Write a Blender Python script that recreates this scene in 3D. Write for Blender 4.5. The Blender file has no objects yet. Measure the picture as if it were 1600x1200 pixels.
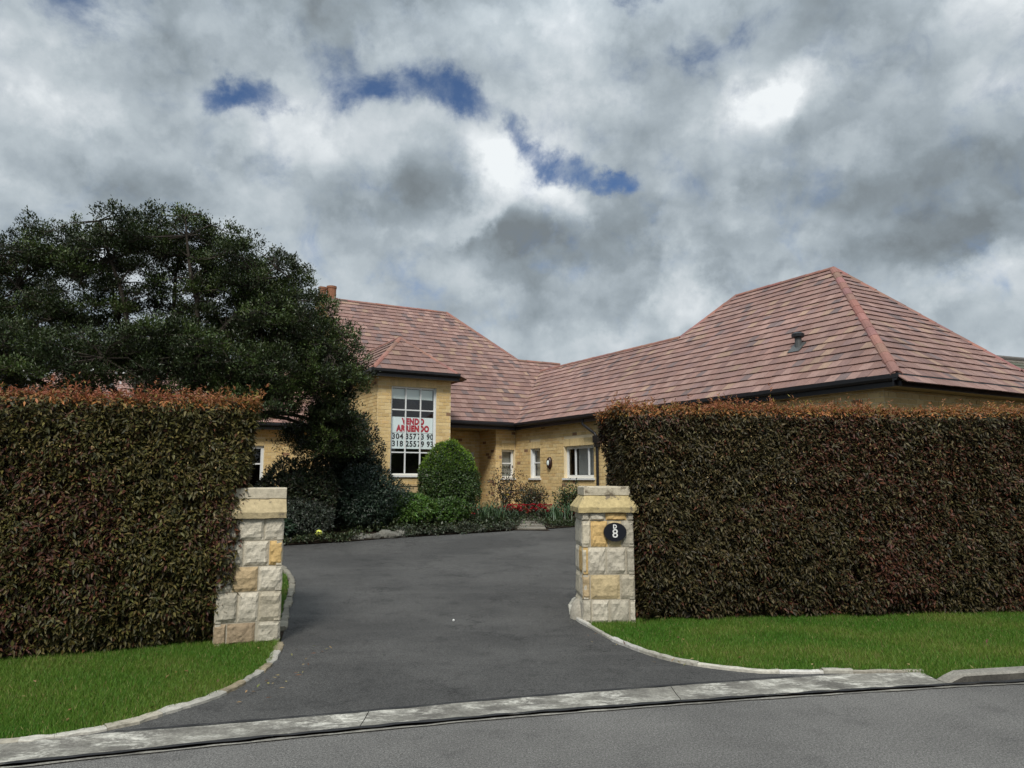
import bpy, bmesh, math, random
import numpy as np
from mathutils import Vector, Matrix
from mathutils import noise as mnoise

S = bpy.context.scene
COL = S.collection
R = math.radians
rng = np.random.default_rng(8)
random.seed(8)

# ------------------------------------------------------------------ camera
EYE = 1.6
PITCH = R(7.333)
FPX = 1150.0                                   # focal length in pixels of a 1600 px wide picture
cam_d = bpy.data.cameras.new('camera')
cam_d.sensor_width = 36.0
cam_d.lens = FPX / 1600.0 * 36.0
cam_d.clip_end = 3000
cam = bpy.data.objects.new('camera', cam_d)
COL.objects.link(cam)
cam.location = (0, 0, EYE)
cam.rotation_euler = (R(90) + PITCH, 0, 0)
S.camera = cam

# ------------------------------------------------------------------ node helpers
class NT:
    def __init__(self, tree):
        self.t = tree
    def n(self, typ, **kw):
        nd = self.t.nodes.new(typ)
        ins = kw.pop('ins', {})
        for k, v in kw.items():
            setattr(nd, k, v)
        for k, v in ins.items():
            self.put(nd, k, v)
        return nd
    def put(self, nd, k, v):
        sock = nd.inputs[k]
        if isinstance(v, bpy.types.NodeSocket):
            self.t.links.new(v, sock)
        elif isinstance(v, bpy.types.Node):
            self.t.links.new(v.outputs[0], sock)
        else:
            if isinstance(v, tuple) and len(v) == 3 and sock.type == 'RGBA':
                v = (*v, 1)
            sock.default_value = v
    def math(self, op, a, b=0.0, c=0.0, clamp=False):
        m = self.n('ShaderNodeMath', operation=op, ins={0: a, 1: b, 2: c})
        m.use_clamp = clamp
        return m.outputs[0]
    def vm(self, op, a, b=(0, 0, 0)):
        m = self.n('ShaderNodeVectorMath', operation=op, ins={0: a, 1: b})
        return m.outputs['Value'] if op in ('DOT_PRODUCT', 'LENGTH') else m.outputs[0]
    def mix(self, f, a, b, blend='MIX'):
        m = self.n('ShaderNodeMix', data_type='RGBA', blend_type=blend)
        self.put(m, 0, f); self.put(m, 6, a); self.put(m, 7, b)
        return m.outputs[2]
    def noise(self, vec, scale, detail=4, rough=0.5, out='Fac', dim='3D', distortion=0.0):
        m = self.n('ShaderNodeTexNoise', noise_dimensions=dim)
        if vec is not None:
            self.put(m, 'Vector', vec)
        self.put(m, 'Scale', scale); self.put(m, 'Detail', detail); self.put(m, 'Roughness', rough)
        self.put(m, 'Distortion', distortion)
        return m.outputs[out]
    def ss(self, x, a, b, lo=0.0, hi=1.0):
        m = self.n('ShaderNodeMapRange', interpolation_type='SMOOTHSTEP')
        for i, v in enumerate((x, a, b, lo, hi)):
            self.put(m, i, v)
        return m.outputs[0]

# ------------------------------------------------------------------ world: daylight sky behind broken cloud
SUN_EL, SUN_AZ = R(47), R(188)                 # azimuth clockwise from +Y: behind the camera
SKY_STRENGTH = 0.05
EXPOSURE = 1.02
GAIN = 2.0 ** EXPOSURE                          # the picture is exposed for the shaded ground
w = bpy.data.worlds.new('World')
S.world = w
w.use_nodes = True
nt = NT(w.node_tree)
nt.t.nodes.clear()
sky = nt.n('ShaderNodeTexSky', sky_type='NISHITA', sun_disc=False, sun_elevation=SUN_EL, sun_rotation=SUN_AZ,
           altitude=2600, air_density=1.0, dust_density=0.2, ozone_density=5.0)
d = nt.n('ShaderNodeTexCoord').outputs['Generated']
sep = nt.n('ShaderNodeSeparateXYZ', ins={0: d})
dx, dy, dz = sep.outputs
az = nt.math('ARCTAN2', dx, dy)
el = nt.math('ARCSINE', dz)
# the cloud deck seen in perspective
den = nt.math('ADD', nt.math('MAXIMUM', dz, 0.0), 0.16)
deck = nt.n('ShaderNodeCombineXYZ', ins={0: nt.math('DIVIDE', dx, den), 1: nt.math('DIVIDE', dy, den), 2: 0.0}).outputs[0]
ae = nt.n('ShaderNodeCombineXYZ', ins={0: az, 1: el, 2: 0.0}).outputs[0]
wv = nt.n('ShaderNodeTexNoise', noise_dimensions='3D', ins={'Vector': d, 'Scale': 5.0, 'Detail': 3.0, 'Roughness': 0.55})
wv2 = nt.n('ShaderNodeTexNoise', noise_dimensions='3D', ins={'Vector': d, 'Scale': 16.0, 'Detail': 7.0, 'Roughness': 0.62})
wae = nt.vm('ADD', ae, nt.vm('MULTIPLY', nt.vm('SUBTRACT', wv.outputs['Color'], (0.5, 0.5, 0.5)), (0.15, 0.10, 0.0)))
wae = nt.vm('ADD', wae, nt.vm('MULTIPLY', nt.vm('SUBTRACT', wv2.outputs['Color'], (0.5, 0.5, 0.5)), (0.11, 0.085, 0.0)))

def blob(a_deg, e_deg, ra, re, rot=0.0, wgt=1.0):
    """smooth mask of one patch of sky about an azimuth / elevation"""
    m = nt.n('ShaderNodeMapping', vector_type='TEXTURE')
    nt.put(m, 'Vector', wae)
    m.inputs['Location'].default_value = (R(a_deg), R(e_deg), 0)
    m.inputs['Rotation'].default_value = (0, 0, R(rot))
    m.inputs['Scale'].default_value = (R(ra), R(re), 1)
    return nt.ss(nt.vm('LENGTH', m.outputs[0]), 1.25, 0.1, 0.0, wgt)
def total(ms):
    s = ms[0]
    for m in ms[1:]:
        s = nt.math('ADD', s, m)
    return s
# azimuth, elevation, half sizes (degrees), tilt, weight
BLUE = [(-4.5, 28.6, 5.5, 2.0, -20, 1.0), (-11.5, 28.8, 5.0, 1.7, 0, .9), (-20.5, 27.2, 4.4, 1.7, 0, .95), (1.8, 25.6, 3.8, 1.5, -45, .8),
        (6.0, 22.5, 3.8, 1.5, -15, .9), (9.3, 21.8, 2.8, 1.2, 10, .9), (10.0, 35.5, 3.0, 2.0, -50, .8), (17, 31.5, 4.5, 1.8, -20, .55), (-33, 30, 4.5, 2.6, -50, .6), (-14, 31, 4.0, 1.5, 20, .5),
        (62, 32, 10, 3, 20, 1), (-75, 36, 10, 3, -15, 1), (120, 44, 12, 4, 10, 1), (-140, 32, 12, 4, 30, 1), (170, 55, 14, 5, 0, 1)]
DARK = [(-20, 37, 17, 5.5, -4, 1), (-6, 37.5, 12, 4.5, -10, 1), (-9.0, 21.0, 4.0, 3.0, 20, 1.1), (-4.5, 21.6, 3.0, 2.8, 0, 1.0), (-1.0, 18.8, 4.0, 2.4, 10, 1.1), (3.5, 17.6, 6.0, 3.0, -10, 1.0), (9, 18.6, 4.5, 2.6, 10, .8),
        (27, 35.5, 16, 4.5, -4, 1.0), (18, 17.5, 9, 4.0, 20, .7), (30, 21, 8, 5.0, 10, .7), (30, 15.5, 10, 2.4, 0, 1.0), (-30, 20.0, 8, 2.0, 5, .7), (22, 22.5, 5, 2.5, 30, .5), (8.5, 14.0, 5.5, 2.2, 10, .9), (1, 13.5, 6, 2.2, 0, .6), (-14, 33, 12, 2.5, -5, .6),
        (75, 26, 20, 8, 0, 1), (-80, 26, 20, 8, 0, 1), (140, 30, 25, 9, 0, 1), (-150, 36, 25, 9, 0, 1)]
LITE = [(20.6, 26.6, 3.4, 2.3, 15, 1.3), (24, 27.5, 6, 3.0, 15, .5), (0.5, 22.8, 5.5, 2.6, -20, 1.0), (-2.4, 19.6, 2.6, 1.3, 35, 1.1), (5.0, 20.5, 4.0, 1.8, -20, .7), (13.0, 15.6, 3.2, 2.6, 50, 1.2), (14.8, 13.6, 2.4, 1.6, 20, 1.1), (10.5, 13.0, 3.2, 1.8, 20, .6),
        (-17, 24.5, 9, 3.2, 3, .8), (6.0, 31, 9, 3.2, -25, .6), (-36, 25, 8, 3, 0, .7), (33, 13.0, 6, 1.6, 10, .8), (36, 31, 6, 3.0, 20, 1.0), (-28, 13, 12, 4.0, 0, .25), (-6, 15, 5, 2.5, 0, .5), (16, 24, 6, 3.5, 30, .5), (28, 31.5, 4, 1.8, 0, .6),
        (90, 30, 12, 5, 0, 1), (-95, 36, 12, 5, 0, 1), (175, 28, 16, 6, 0, 1), (-120, 22, 14, 4, 0, 1)]
blue = total([blob(*b) for b in BLUE])
dark = total([blob(*b) for b in DARK])
lite = total([blob(*b) for b in LITE])
n1 = nt.noise(deck, 0.9, 4, 0.5, distortion=0.3)
n2 = nt.noise(d, 7.0, 10, 0.58, distortion=0.2)
n3 = nt.noise(d, 3.2, 4, 0.5)
wd = nt.vm('ADD', d, nt.vm('MULTIPLY', nt.vm('SUBTRACT', wv2.outputs['Color'], (0.5, 0.5, 0.5)), (0.10, 0.10, 0.10)))
puff = nt.n('ShaderNodeTexVoronoi', feature='F1', normalize=True, ins={'Vector': nt.vm('MULTIPLY', wd, (1.0, 1.0, 1.5)), 'Scale': 6.5, 'Detail': 2.0, 'Roughness': 0.5})
puff = nt.math('MULTIPLY', nt.math('SUBTRACT', 0.33, puff.outputs['Distance']), 1.25)
thick = nt.math('ADD', puff, nt.math('ADD', nt.math('MULTIPLY', nt.math('SUBTRACT', n1, 0.5), 0.55), nt.math('ADD', nt.math('MULTIPLY', nt.math('SUBTRACT', n2, 0.5), 0.80), nt.math('MULTIPLY', nt.math('SUBTRACT', n3, 0.5), 0.5))))
light = nt.math('ADD', nt.math('ADD', 0.50, thick), nt.math('SUBTRACT', nt.math('MULTIPLY', lite, 0.28), nt.math('MULTIPLY', dark, 0.21)))
ramp = nt.n('ShaderNodeValToRGB')
nt.put(ramp, 0, light)
cr = ramp.color_ramp
cr.elements[0].position = 0.10; cr.elements[0].color = (0.190, 0.220, 0.240, 1)
cr.elements[1].position = 0.98; cr.elements[1].color = (0.86, 0.90, 0.92, 1)
for p, c in ((0.30, (0.272, 0.320, 0.355, 1)), (0.46, (0.372, 0.428, 0.470, 1)), (0.60, (0.475, 0.535, 0.575, 1)), (0.76, (0.61, 0.66, 0.695, 1))):
    e = cr.elements.new(p); e.color = c
# an overcast deck is brighter overhead than near the horizon
lum = nt.math('MULTIPLY', nt.math('ADD', 1.0, nt.math('MULTIPLY', nt.ss(dz, 0.45, 1.0), 1.6)), 1.02 / GAIN)
cloud = nt.mix(1.0, ramp.outputs[0], nt.n('ShaderNodeCombineColor', ins={0: lum, 1: lum, 2: lum}).outputs[0], 'MULTIPLY')
cloud10 = nt.vm('SCALE', cloud); cloud10.node.inputs['Scale'].default_value = 1.0 / SKY_STRENGTH
hole = nt.ss(nt.math('ADD', nt.math('MULTIPLY', blue, 1.0), nt.math('MULTIPLY', nt.math('SUBTRACT', 0.5, nt.noise(d, 13.0, 10, 0.62, distortion=0.3)), 2.6)), 0.0, 1.25)
final = nt.mix(hole, cloud10, sky.outputs[0])
bg = nt.n('ShaderNodeBackground', ins={'Color': final, 'Strength': SKY_STRENGTH})
nt.n('ShaderNodeOutputWorld', ins={'Surface': bg})
w.cycles.sampling_method = 'MANUAL'
w.cycles.sample_map_resolution = 512

# ------------------------------------------------------------------ sun (soft: it shines through cloud)
sun_d = bpy.data.lights.new('sun', 'SUN')
sun_d.energy = 1.5
sun_d.angle = R(14)
sun_d.color = (1.0, 0.95, 0.87)
sun = bpy.data.objects.new('sun', sun_d)
COL.objects.link(sun)
sdir = Vector((math.sin(SUN_AZ) * math.cos(SUN_EL), math.cos(SUN_AZ) * math.cos(SUN_EL), math.sin(SUN_EL)))
sun.rotation_euler = sdir.to_track_quat('Z', 'Y').to_euler()

S.view_settings.view_transform = 'Standard'
S.view_settings.look = 'None'
S.view_settings.exposure = EXPOSURE
S.view_settings.gamma = 1.0
S.view_settings.use_curve_mapping = False
S.render.engine = 'CYCLES'
S.cycles.max_bounces = 5
S.cycles.transparent_max_bounces = 12

# ------------------------------------------------------------------ object helpers
def obj(name, me, mat=None, parent=None, **props):
    o = bpy.data.objects.new(name, me)
    if mat is not None:
        me.materials.clear(); me.materials.append(mat)
    COL.objects.link(o)
    if parent is not None:
        o.parent = parent
    for k, v in props.items():
        o[k] = v
    return o

def thing(name, label, cat, loc=(0, 0, 0), group=None):
    """an Empty at the thing's base"""
    o = bpy.data.objects.new(name, None)
    o.empty_display_size = 0.2
    COL.objects.link(o)
    o.location = loc
    o['label'] = label; o['category'] = cat
    if group: o['group'] = group
    return o

def under(o, parent):
    """parent a part that was modelled in world space"""
    o.parent = parent
    p = parent
    off = Vector((0, 0, 0))
    while p is not None:
        off += p.location
        p = p.parent
    o.location = Vector(o.location) - off
    return o

def part(name, me, mat, parent, **props):
    return under(obj(name, me, mat, None, **props), parent)

def mesh_np(name, V, F, cols=None, smooth=False):
    """V (n,3); F (m,k) with one k; cols (n,3) per vertex"""
    V = np.asarray(V, dtype=np.float32); F = np.asarray(F, dtype=np.int32)
    me = bpy.data.meshes.new(name)
    k = F.shape[1]
    me.vertices.add(len(V)); me.vertices.foreach_set('co', V.ravel())
    me.loops.add(F.size); me.loops.foreach_set('vertex_index', F.ravel())
    me.polygons.add(len(F)); me.polygons.foreach_set('loop_start', np.arange(0, F.size, k, dtype=np.int32))
    if cols is not None:
        at = me.color_attributes.new('Col', 'FLOAT_COLOR', 'POINT')
        c4 = np.ones((len(V), 4), dtype=np.float32); c4[:, :3] = cols
        at.data.foreach_set('color', c4.ravel())
    me.update(calc_edges=True)
    if smooth:
        me.polygons.foreach_set('use_smooth', np.ones(len(F), dtype=bool))
    return me

class MB:
    """collects polygons and builds ONE mesh"""
    def __init__(self):
        self.v = []; self.f = []; self.c = []
    def add(self, vs, fs, col=None):
        b = len(self.v)
        self.v.extend([tuple(p) for p in vs])
        self.f.extend([tuple(i + b for i in f) for f in fs])
        self.c.extend([col or (1, 1, 1)] * len(vs))
    def box(self, lo, hi, col=None, M=None):
        x0, y0, z0 = lo; x1, y1, z1 = hi
        vs = [Vector(p) for p in ((x0, y0, z0), (x1, y0, z0), (x1, y1, z0), (x0, y1, z0), (x0, y0, z1), (x1, y0, z1), (x1, y1, z1), (x0, y1, z1))]
        if M is not None: vs = [M @ p for p in vs]
        self.add(vs, [(3, 2, 1, 0), (4, 5, 6, 7), (0, 1, 5, 4), (1, 2, 6, 5), (2, 3, 7, 6), (3, 0, 4, 7)], col)
    def tube(self, pts, radii, n=6, cap=True, col=None):
        pts = [Vector(p) for p in pts]
        if not isinstance(radii, (list, tuple)): radii = [radii] * len(pts)
        rings = []
        ref = Vector((0.13, 0.27, 0.95)).normalized()
        for i, p in enumerate(pts):
            t = (pts[min(i + 1, len(pts) - 1)] - pts[max(i - 1, 0)]).normalized()
            a = t.cross(ref)
            if a.length < 0.1: a = t.cross(Vector((1, 0, 0)))
            a.normalize(); b = t.cross(a)
            rings.append([p + (a * math.cos(2 * math.pi * k / n) + b * math.sin(2 * math.pi * k / n)) * radii[i] for k in range(n)])
        vs = [q for r in rings for q in r]
        fs = []
        for i in range(len(pts) - 1):
            for k in range(n):
                fs.append((i * n + k, i * n + (k + 1) % n, (i + 1) * n + (k + 1) % n, (i + 1) * n + k))
        if cap:
            fs.append(tuple(range(n))[::-1]); fs.append(tuple((len(pts) - 1) * n + k for k in range(n)))
        self.add(vs, fs, col)
    def lathe(self, prof, n=16, M=None, col=None):
        vs = []; fs = []
        for (r, z) in prof:
            for k in range(n):
                p = Vector((r * math.cos(2 * math.pi * k / n), r * math.sin(2 * math.pi * k / n), z))
                vs.append(M @ p if M is not None else p)
        for i in range(len(prof) - 1):
            for k in range(n):
                fs.append((i * n + k, i * n + (k + 1) % n, (i + 1) * n + (k + 1) % n, (i + 1) * n + k))
        fs.append(tuple(range(n))[::-1]); fs.append(tuple((len(prof) - 1) * n + k for k in range(n)))
        self.add(vs, fs, col)
    def mesh(self, name, smooth=False):
        me = bpy.data.meshes.new(name)
        me.from_pydata([tuple(p) for p in self.v], [], self.f)
        at = me.color_attributes.new('Col', 'FLOAT_COLOR', 'POINT')
        c4 = np.ones((len(self.v), 4), dtype=np.float32)
        if self.v: c4[:, :3] = np.array(self.c)
        at.data.foreach_set('color', c4.ravel())
        me.update()
        if smooth:
            for p in me.polygons: p.use_smooth = True
        return me

def gz(y):
    """height of the ground: level by the road, rising up the drive to the house"""
    return 0.0417 * min(max(y - 8.5, 0.0), 15.6)

def gz_np(y):
    return 0.0417 * np.clip(y - 8.5, 0.0, 15.6)

# ------------------------------------------------------------------ materials
def material(name):
    m = bpy.data.materials.new(name)
    m.use_nodes = True
    t = NT(m.node_tree)
    t.t.nodes.clear()
    return m, t

def finish(t, col, rough=0.8, bump=None, bump_d=0.01, spec=0.5, metal=0.0, extra=None):
    b = t.n('ShaderNodeBsdfPrincipled')
    t.put(b, 'Base Color', col); t.put(b, 'Roughness', rough); t.put(b, 'Metallic', metal)
    t.put(b, 'Specular IOR Level', spec)
    if bump is not None:
        bn = t.n('ShaderNodeBump', ins={'Height': bump, 'Distance': bump_d, 'Strength': 1.0})
        t.put(b, 'Normal', bn)
    o = t.n('ShaderNodeOutputMaterial', ins={'Surface': b})
    return b

def pos(t):
    return t.n('ShaderNodeNewGeometry').outputs['Position']

def plain(name, col, rough=0.6, spec=0.4, var=0.12, scale=12.0, bump=0.002, metal=0.0):
    m, t = material(name)
    p = pos(t)
    n = t.noise(p, scale, 5, 0.6)
    k = t.n('ShaderNodeMapRange', ins={0: n, 1: 0.25, 2: 0.75, 3: 1 - var, 4: 1 + var}).outputs[0]
    c = t.vm('SCALE', tuple(col)); c.node.inputs['Scale'].default_value = 1
    t.put(c.node, 'Scale', k)
    finish(t, c, rough, n, bump, spec, metal)
    return m

def attr_mat(name, rough=0.8, spec=0.3, mottling=0.25, scale=30.0, bump=0.002, stain=None):
    m, t = material(name)
    a = t.n('ShaderNodeVertexColor', layer_name='Col').outputs[0]
    p = pos(t)
    n = t.noise(p, scale, 6, 0.65)
    n2 = t.noise(p, scale * 0.09, 4, 0.6)
    k = t.n('ShaderNodeMapRange', ins={0: n, 1: 0.2, 2: 0.8, 3: 1 - mottling, 4: 1 + mottling}).outputs[0]
    k2 = t.n('ShaderNodeMapRange', ins={0: n2, 1: 0.3, 2: 0.7, 3: 1 - mottling * 0.5, 4: 1 + mottling * 0.4}).outputs[0]
    c = t.vm('SCALE', a); t.put(c.node, 'Scale', t.math('MULTIPLY', k, k2))
    if stain:
        s = t.ss(t.noise(p, stain[1], 6, 0.7), stain[2], stain[3])
        c = t.mix(s, c, stain[0])
    finish(t, c, rough, n, bump, spec)
    return m

def leaf_mat(name, rough=0.42, spec=0.4, transl=0.12):
    m, t = material(name)
    a = t.n('ShaderNodeVertexColor', layer_name='Col').outputs[0]
    b = t.n('ShaderNodeBsdfPrincipled')
    t.put(b, 'Base Color', a); t.put(b, 'Roughness', rough); t.put(b, 'Specular IOR Level', spec)
    if transl > 0:
        tr = t.n('ShaderNodeBsdfTranslucent', ins={'Color': a})
        b = t.n('ShaderNodeMixShader', ins={0: transl, 1: b.outputs[0], 2: tr.outputs[0]})
    t.n('ShaderNodeOutputMaterial', ins={'Surface': b})
    return m

M_LEAF = leaf_mat('leaf')
M_HEDGE = leaf_mat('hedge_leaf', 0.50, 0.26, 0.10)
M_SHOOT = leaf_mat('young_leaf', 0.5, 0.3, 0.25)
M_GRASS = leaf_mat('grass_blade', 0.55, 0.25, 0.25)
M_PETAL = leaf_mat('petal', 0.6, 0.2, 0.2)
M_BARK = plain('bark', (0.055, 0.045, 0.036), 0.9, 0.2, 0.4, 14.0, 0.01)
M_TWIG = plain('twig', (0.045, 0.033, 0.024), 0.95, 0.1, 0.3, 20.0, 0.004)
M_TILE = attr_mat('clay_tile', 0.72, 0.3, 0.22, 22.0, 0.003, ((0.10, 0.075, 0.065), 1.6, 0.60, 0.78))
M_BRICK = attr_mat('buff_brick', 0.85, 0.2, 0.16, 40.0, 0.003)
M_STONE = attr_mat('sandstone', 0.9, 0.2, 0.34, 26.0, 0.012, ((0.16, 0.14, 0.115), 9.0, 0.58, 0.80))
M_COPING = attr_mat('weathered_coping', 0.92, 0.2, 0.30, 24.0, 0.008, ((0.17, 0.14, 0.10), 11.0, 0.54, 0.66))
M_MORTAR = plain('mortar', (0.40, 0.36, 0.28), 0.95, 0.1, 0.15, 40.0, 0.003)
M_WALLMORTAR = plain('brick_mortar', (0.72, 0.61, 0.41), 0.95, 0.1, 0.12, 40.0, 0.002)
M_GABLE = plain('buff_gable', (0.53, 0.39, 0.19), 0.9, 0.2, 0.2, 9.0, 0.004)
M_STUCCO = plain('plinth_render', (0.54, 0.41, 0.23), 0.9, 0.2, 0.08, 20.0, 0.002)
M_WHITE = plain('white_paint', (0.74, 0.76, 0.76), 0.4, 0.45, 0.04, 8.0, 0.0005)
M_BLIND = plain('roller_blind', (0.74, 0.83, 0.81), 0.8, 0.2, 0.03, 6.0, 0.0005)
M_BLACK = plain('black_gutter_paint', (0.012, 0.012, 0.014), 0.38, 0.4, 0.2, 10.0, 0.0005)
M_SOFFIT = plain('soffit_board', (0.30, 0.24, 0.12), 0.7, 0.2, 0.1, 6.0, 0.001)
M_UNDER = plain('roof_underlay', (0.02, 0.015, 0.013), 0.95, 0.1, 0.1, 5.0, 0.001)
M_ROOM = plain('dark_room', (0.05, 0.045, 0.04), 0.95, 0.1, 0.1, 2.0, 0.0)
M_DOOR = plain('dark_timber', (0.09, 0.05, 0.03), 0.5, 0.3, 0.2, 8.0, 0.002)
M_LEAD = plain('lead_vent', (0.075, 0.08, 0.08), 0.5, 0.4, 0.2, 20.0, 0.001)
M_POT = plain('terracotta', (0.26, 0.125, 0.075), 0.85, 0.2, 0.22, 9.0, 0.003)
M_SLAB = plain('chimney_slab', (0.15, 0.12, 0.10), 0.9, 0.2, 0.2, 9.0, 0.002)
M_SIGN = plain('sign_board', (0.74, 0.83, 0.84), 0.5, 0.4, 0.03, 5.0, 0.0)
M_RED = plain('sign_red', (0.42, 0.012, 0.03), 0.5, 0.4, 0.03, 5.0, 0.0)
M_INK = plain('sign_black', (0.012, 0.012, 0.016), 0.5, 0.4, 0.03, 5.0, 0.0)
M_PLAQUE = plain('plaque_enamel', (0.006, 0.007, 0.012), 0.28, 0.5, 0.1, 15.0, 0.0003)
M_NUM = plain('plaque_white', (0.72, 0.72, 0.70), 0.45, 0.4, 0.06, 40.0, 0.0003)
M_LAMP = plain('bronze', (0.03, 0.012, 0.010), 0.4, 0.5, 0.2, 20.0, 0.001)
M_YELLOW = plain('yellow_ball', (0.62, 0.66, 0.12), 0.6, 0.3, 0.1, 10.0, 0.001)

def glass_mat(name, tint=(0.97, 0.985, 0.98)):
    m, t = material(name)
    g = t.n('ShaderNodeNewGeometry')
    cosv = t.math('ABSOLUTE', t.vm('DOT_PRODUCT', g.outputs['Normal'], g.outputs['Incoming']))
    fr = t.n('ShaderNodeMath', operation='MULTIPLY_ADD', ins={0: t.math('POWER', t.math('SUBTRACT', 1.0, cosv, clamp=True), 5.0), 1: 0.92, 2: 0.06})
    tr = t.n('ShaderNodeBsdfTransparent', ins={'Color': tint})
    gl = t.n('ShaderNodeBsdfGlossy', ins={'Color': (1, 1, 1), 'Roughness': 0.02})
    mx = t.n('ShaderNodeMixShader', ins={0: fr.outputs[0], 1: tr.outputs[0], 2: gl.outputs[0]})
    t.n('ShaderNodeOutputMaterial', ins={'Surface': mx})
    return m
M_GLASS = glass_mat('window_glass')

def asphalt(name, base, dark, light, speck=220.0, crack=0.75):
    m, t = material(name)
    p = pos(t)
    big = t.noise(p, 0.55, 6, 0.62)
    mid = t.noise(p, 3.2, 6, 0.65)
    st = t.noise(t.vm('MULTIPLY', p, (0.35, 2.2, 1.0)), 1.4, 5, 0.6)
    fine = t.noise(p, speck, 2, 0.7)
    vor = t.n('ShaderNodeTexVoronoi', feature='F1', ins={'Vector': p, 'Scale': 150.0})
    c = t.mix(t.ss(big, 0.36, 0.66), base, light)
    c = t.mix(t.math('MULTIPLY', t.ss(mid, 0.52, 0.70), 0.55), c, dark)
    c = t.mix(t.math('MULTIPLY', t.ss(st, 0.52, 0.72), 0.6), c, light)
    wp = t.vm('ADD', p, t.vm('SCALE', t.noise(p, 3.0, 5, 0.65, out='Color')))
    wp.node.inputs[0].default_value = (0, 0, 0)
    ck = t.n('ShaderNodeTexVoronoi', feature='DISTANCE_TO_EDGE', ins={'Vector': wp, 'Scale': 1.1})
    ckm = t.math('MULTIPLY', t.ss(ck.outputs['Distance'], 0.016, 0.003), t.ss(t.noise(p, 0.8, 3, 0.5), 0.49, 0.60))
    c = t.mix(t.math('MULTIPLY', ckm, crack), c, (0.016, 0.016, 0.016))
    stn = t.ss(t.noise(p, 1.5, 3, 0.5, distortion=0.6), 0.64, 0.74)
    c = t.mix(t.math('MULTIPLY', stn, 0.35), c, (0.024, 0.024, 0.024))
    k = t.n('ShaderNodeMapRange', ins={0: fine, 1: 0.3, 2: 0.7, 3: 0.45, 4: 1.6}).outputs[0]
    g2 = t.noise(p, 75.0, 4, 0.75)
    k = t.math('MULTIPLY', k, t.n('ShaderNodeMapRange', ins={0: g2, 1: 0.32, 2: 0.68, 3: 0.45, 4: 1.6}).outputs[0])
    k2 = t.n('ShaderNodeMapRange', ins={0: vor.outputs['Color'], 1: 0.0, 2: 1.0, 3: 0.75, 4: 1.25}).outputs[0]
    cc = t.vm('SCALE', c); t.put(cc.node, 'Scale', t.math('MULTIPLY', k, k2))
    finish(t, cc, 0.88, t.math('ADD', fine, vor.outputs['Distance']), 0.004, 0.25)
    return m
M_DRIVE = asphalt('drive_asphalt', (0.056, 0.055, 0.053), (0.034, 0.0335, 0.033), (0.086, 0.084, 0.080))
M_ROAD = asphalt('road_asphalt', (0.112, 0.108, 0.102), (0.086, 0.083, 0.079), (0.150, 0.145, 0.136), 160.0, 0.0)
M_BITUMEN = plain('bitumen_joint', (0.022, 0.022, 0.023), 0.75, 0.3, 0.3, 14.0, 0.004)

def concrete(name, base, pale, dark):
    m, t = material(name)
    p = pos(t)
    a = t.noise(p, 2.3, 7, 0.68)
    b_ = t.noise(t.vm('MULTIPLY', p, (1.0, 1.9, 1.0)), 4.2, 11, 0.80, distortion=0.4)
    c_ = t.noise(p, 45.0, 6, 0.8)
    c = t.mix(t.ss(a, 0.38, 0.66), base, dark)
    c = t.mix(t.math('MULTIPLY', t.math('MULTIPLY', t.ss(b_, 0.46, 0.60), t.ss(t.noise(p, 1.1, 5, 0.7), 0.34, 0.60)), 0.85), c, pale)
    k = t.n('ShaderNodeMapRange', ins={0: c_, 1: 0.25, 2: 0.75, 3: 0.5, 4: 1.5}).outputs[0]
    cc = t.vm('SCALE', c); t.put(cc.node, 'Scale', k)
    finish(t, cc, 0.92, t.math('ADD', c_, b_), 0.006, 0.2)
    return m
M_CONC = concrete('worn_concrete', (0.23, 0.22, 0.19), (0.62, 0.60, 0.53), (0.12, 0.113, 0.10))
M_KERB = concrete('kerb_concrete', (0.24, 0.225, 0.195), (0.33, 0.315, 0.27), (0.15, 0.14, 0.12))
M_KERBFACE = concrete('dark_concrete', (0.075, 0.07, 0.06), (0.13, 0.12, 0.10), (0.045, 0.042, 0.036))
M_EDGE = attr_mat('edging_concrete', 0.92, 0.2, 0.35, 30.0, 0.006, ((0.13, 0.115, 0.085), 7.0, 0.55, 0.72))
M_SOIL = plain('soil', (0.035, 0.026, 0.018), 0.98, 0.1, 0.4, 9.0, 0.02)
M_FLAG = concrete('path_flagstone', (0.22, 0.20, 0.165), (0.33, 0.31, 0.26), (0.14, 0.13, 0.11))

m_, t_ = material('turf')
p_ = pos(t_)
c_ = t_.mix(t_.ss(t_.noise(p_, 1.7, 5, 0.6), 0.35, 0.7), (0.040, 0.085, 0.014), (0.085, 0.105, 0.028))
c_ = t_.mix(t_.ss(t_.noise(p_, 40.0, 3, 0.6), 0.35, 0.7), c_, (0.024, 0.05, 0.010))
finish(t_, c_, 0.95, t_.noise(p_, 55.0, 3, 0.6), 0.02, 0.1)
M_TURF = m_

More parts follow.
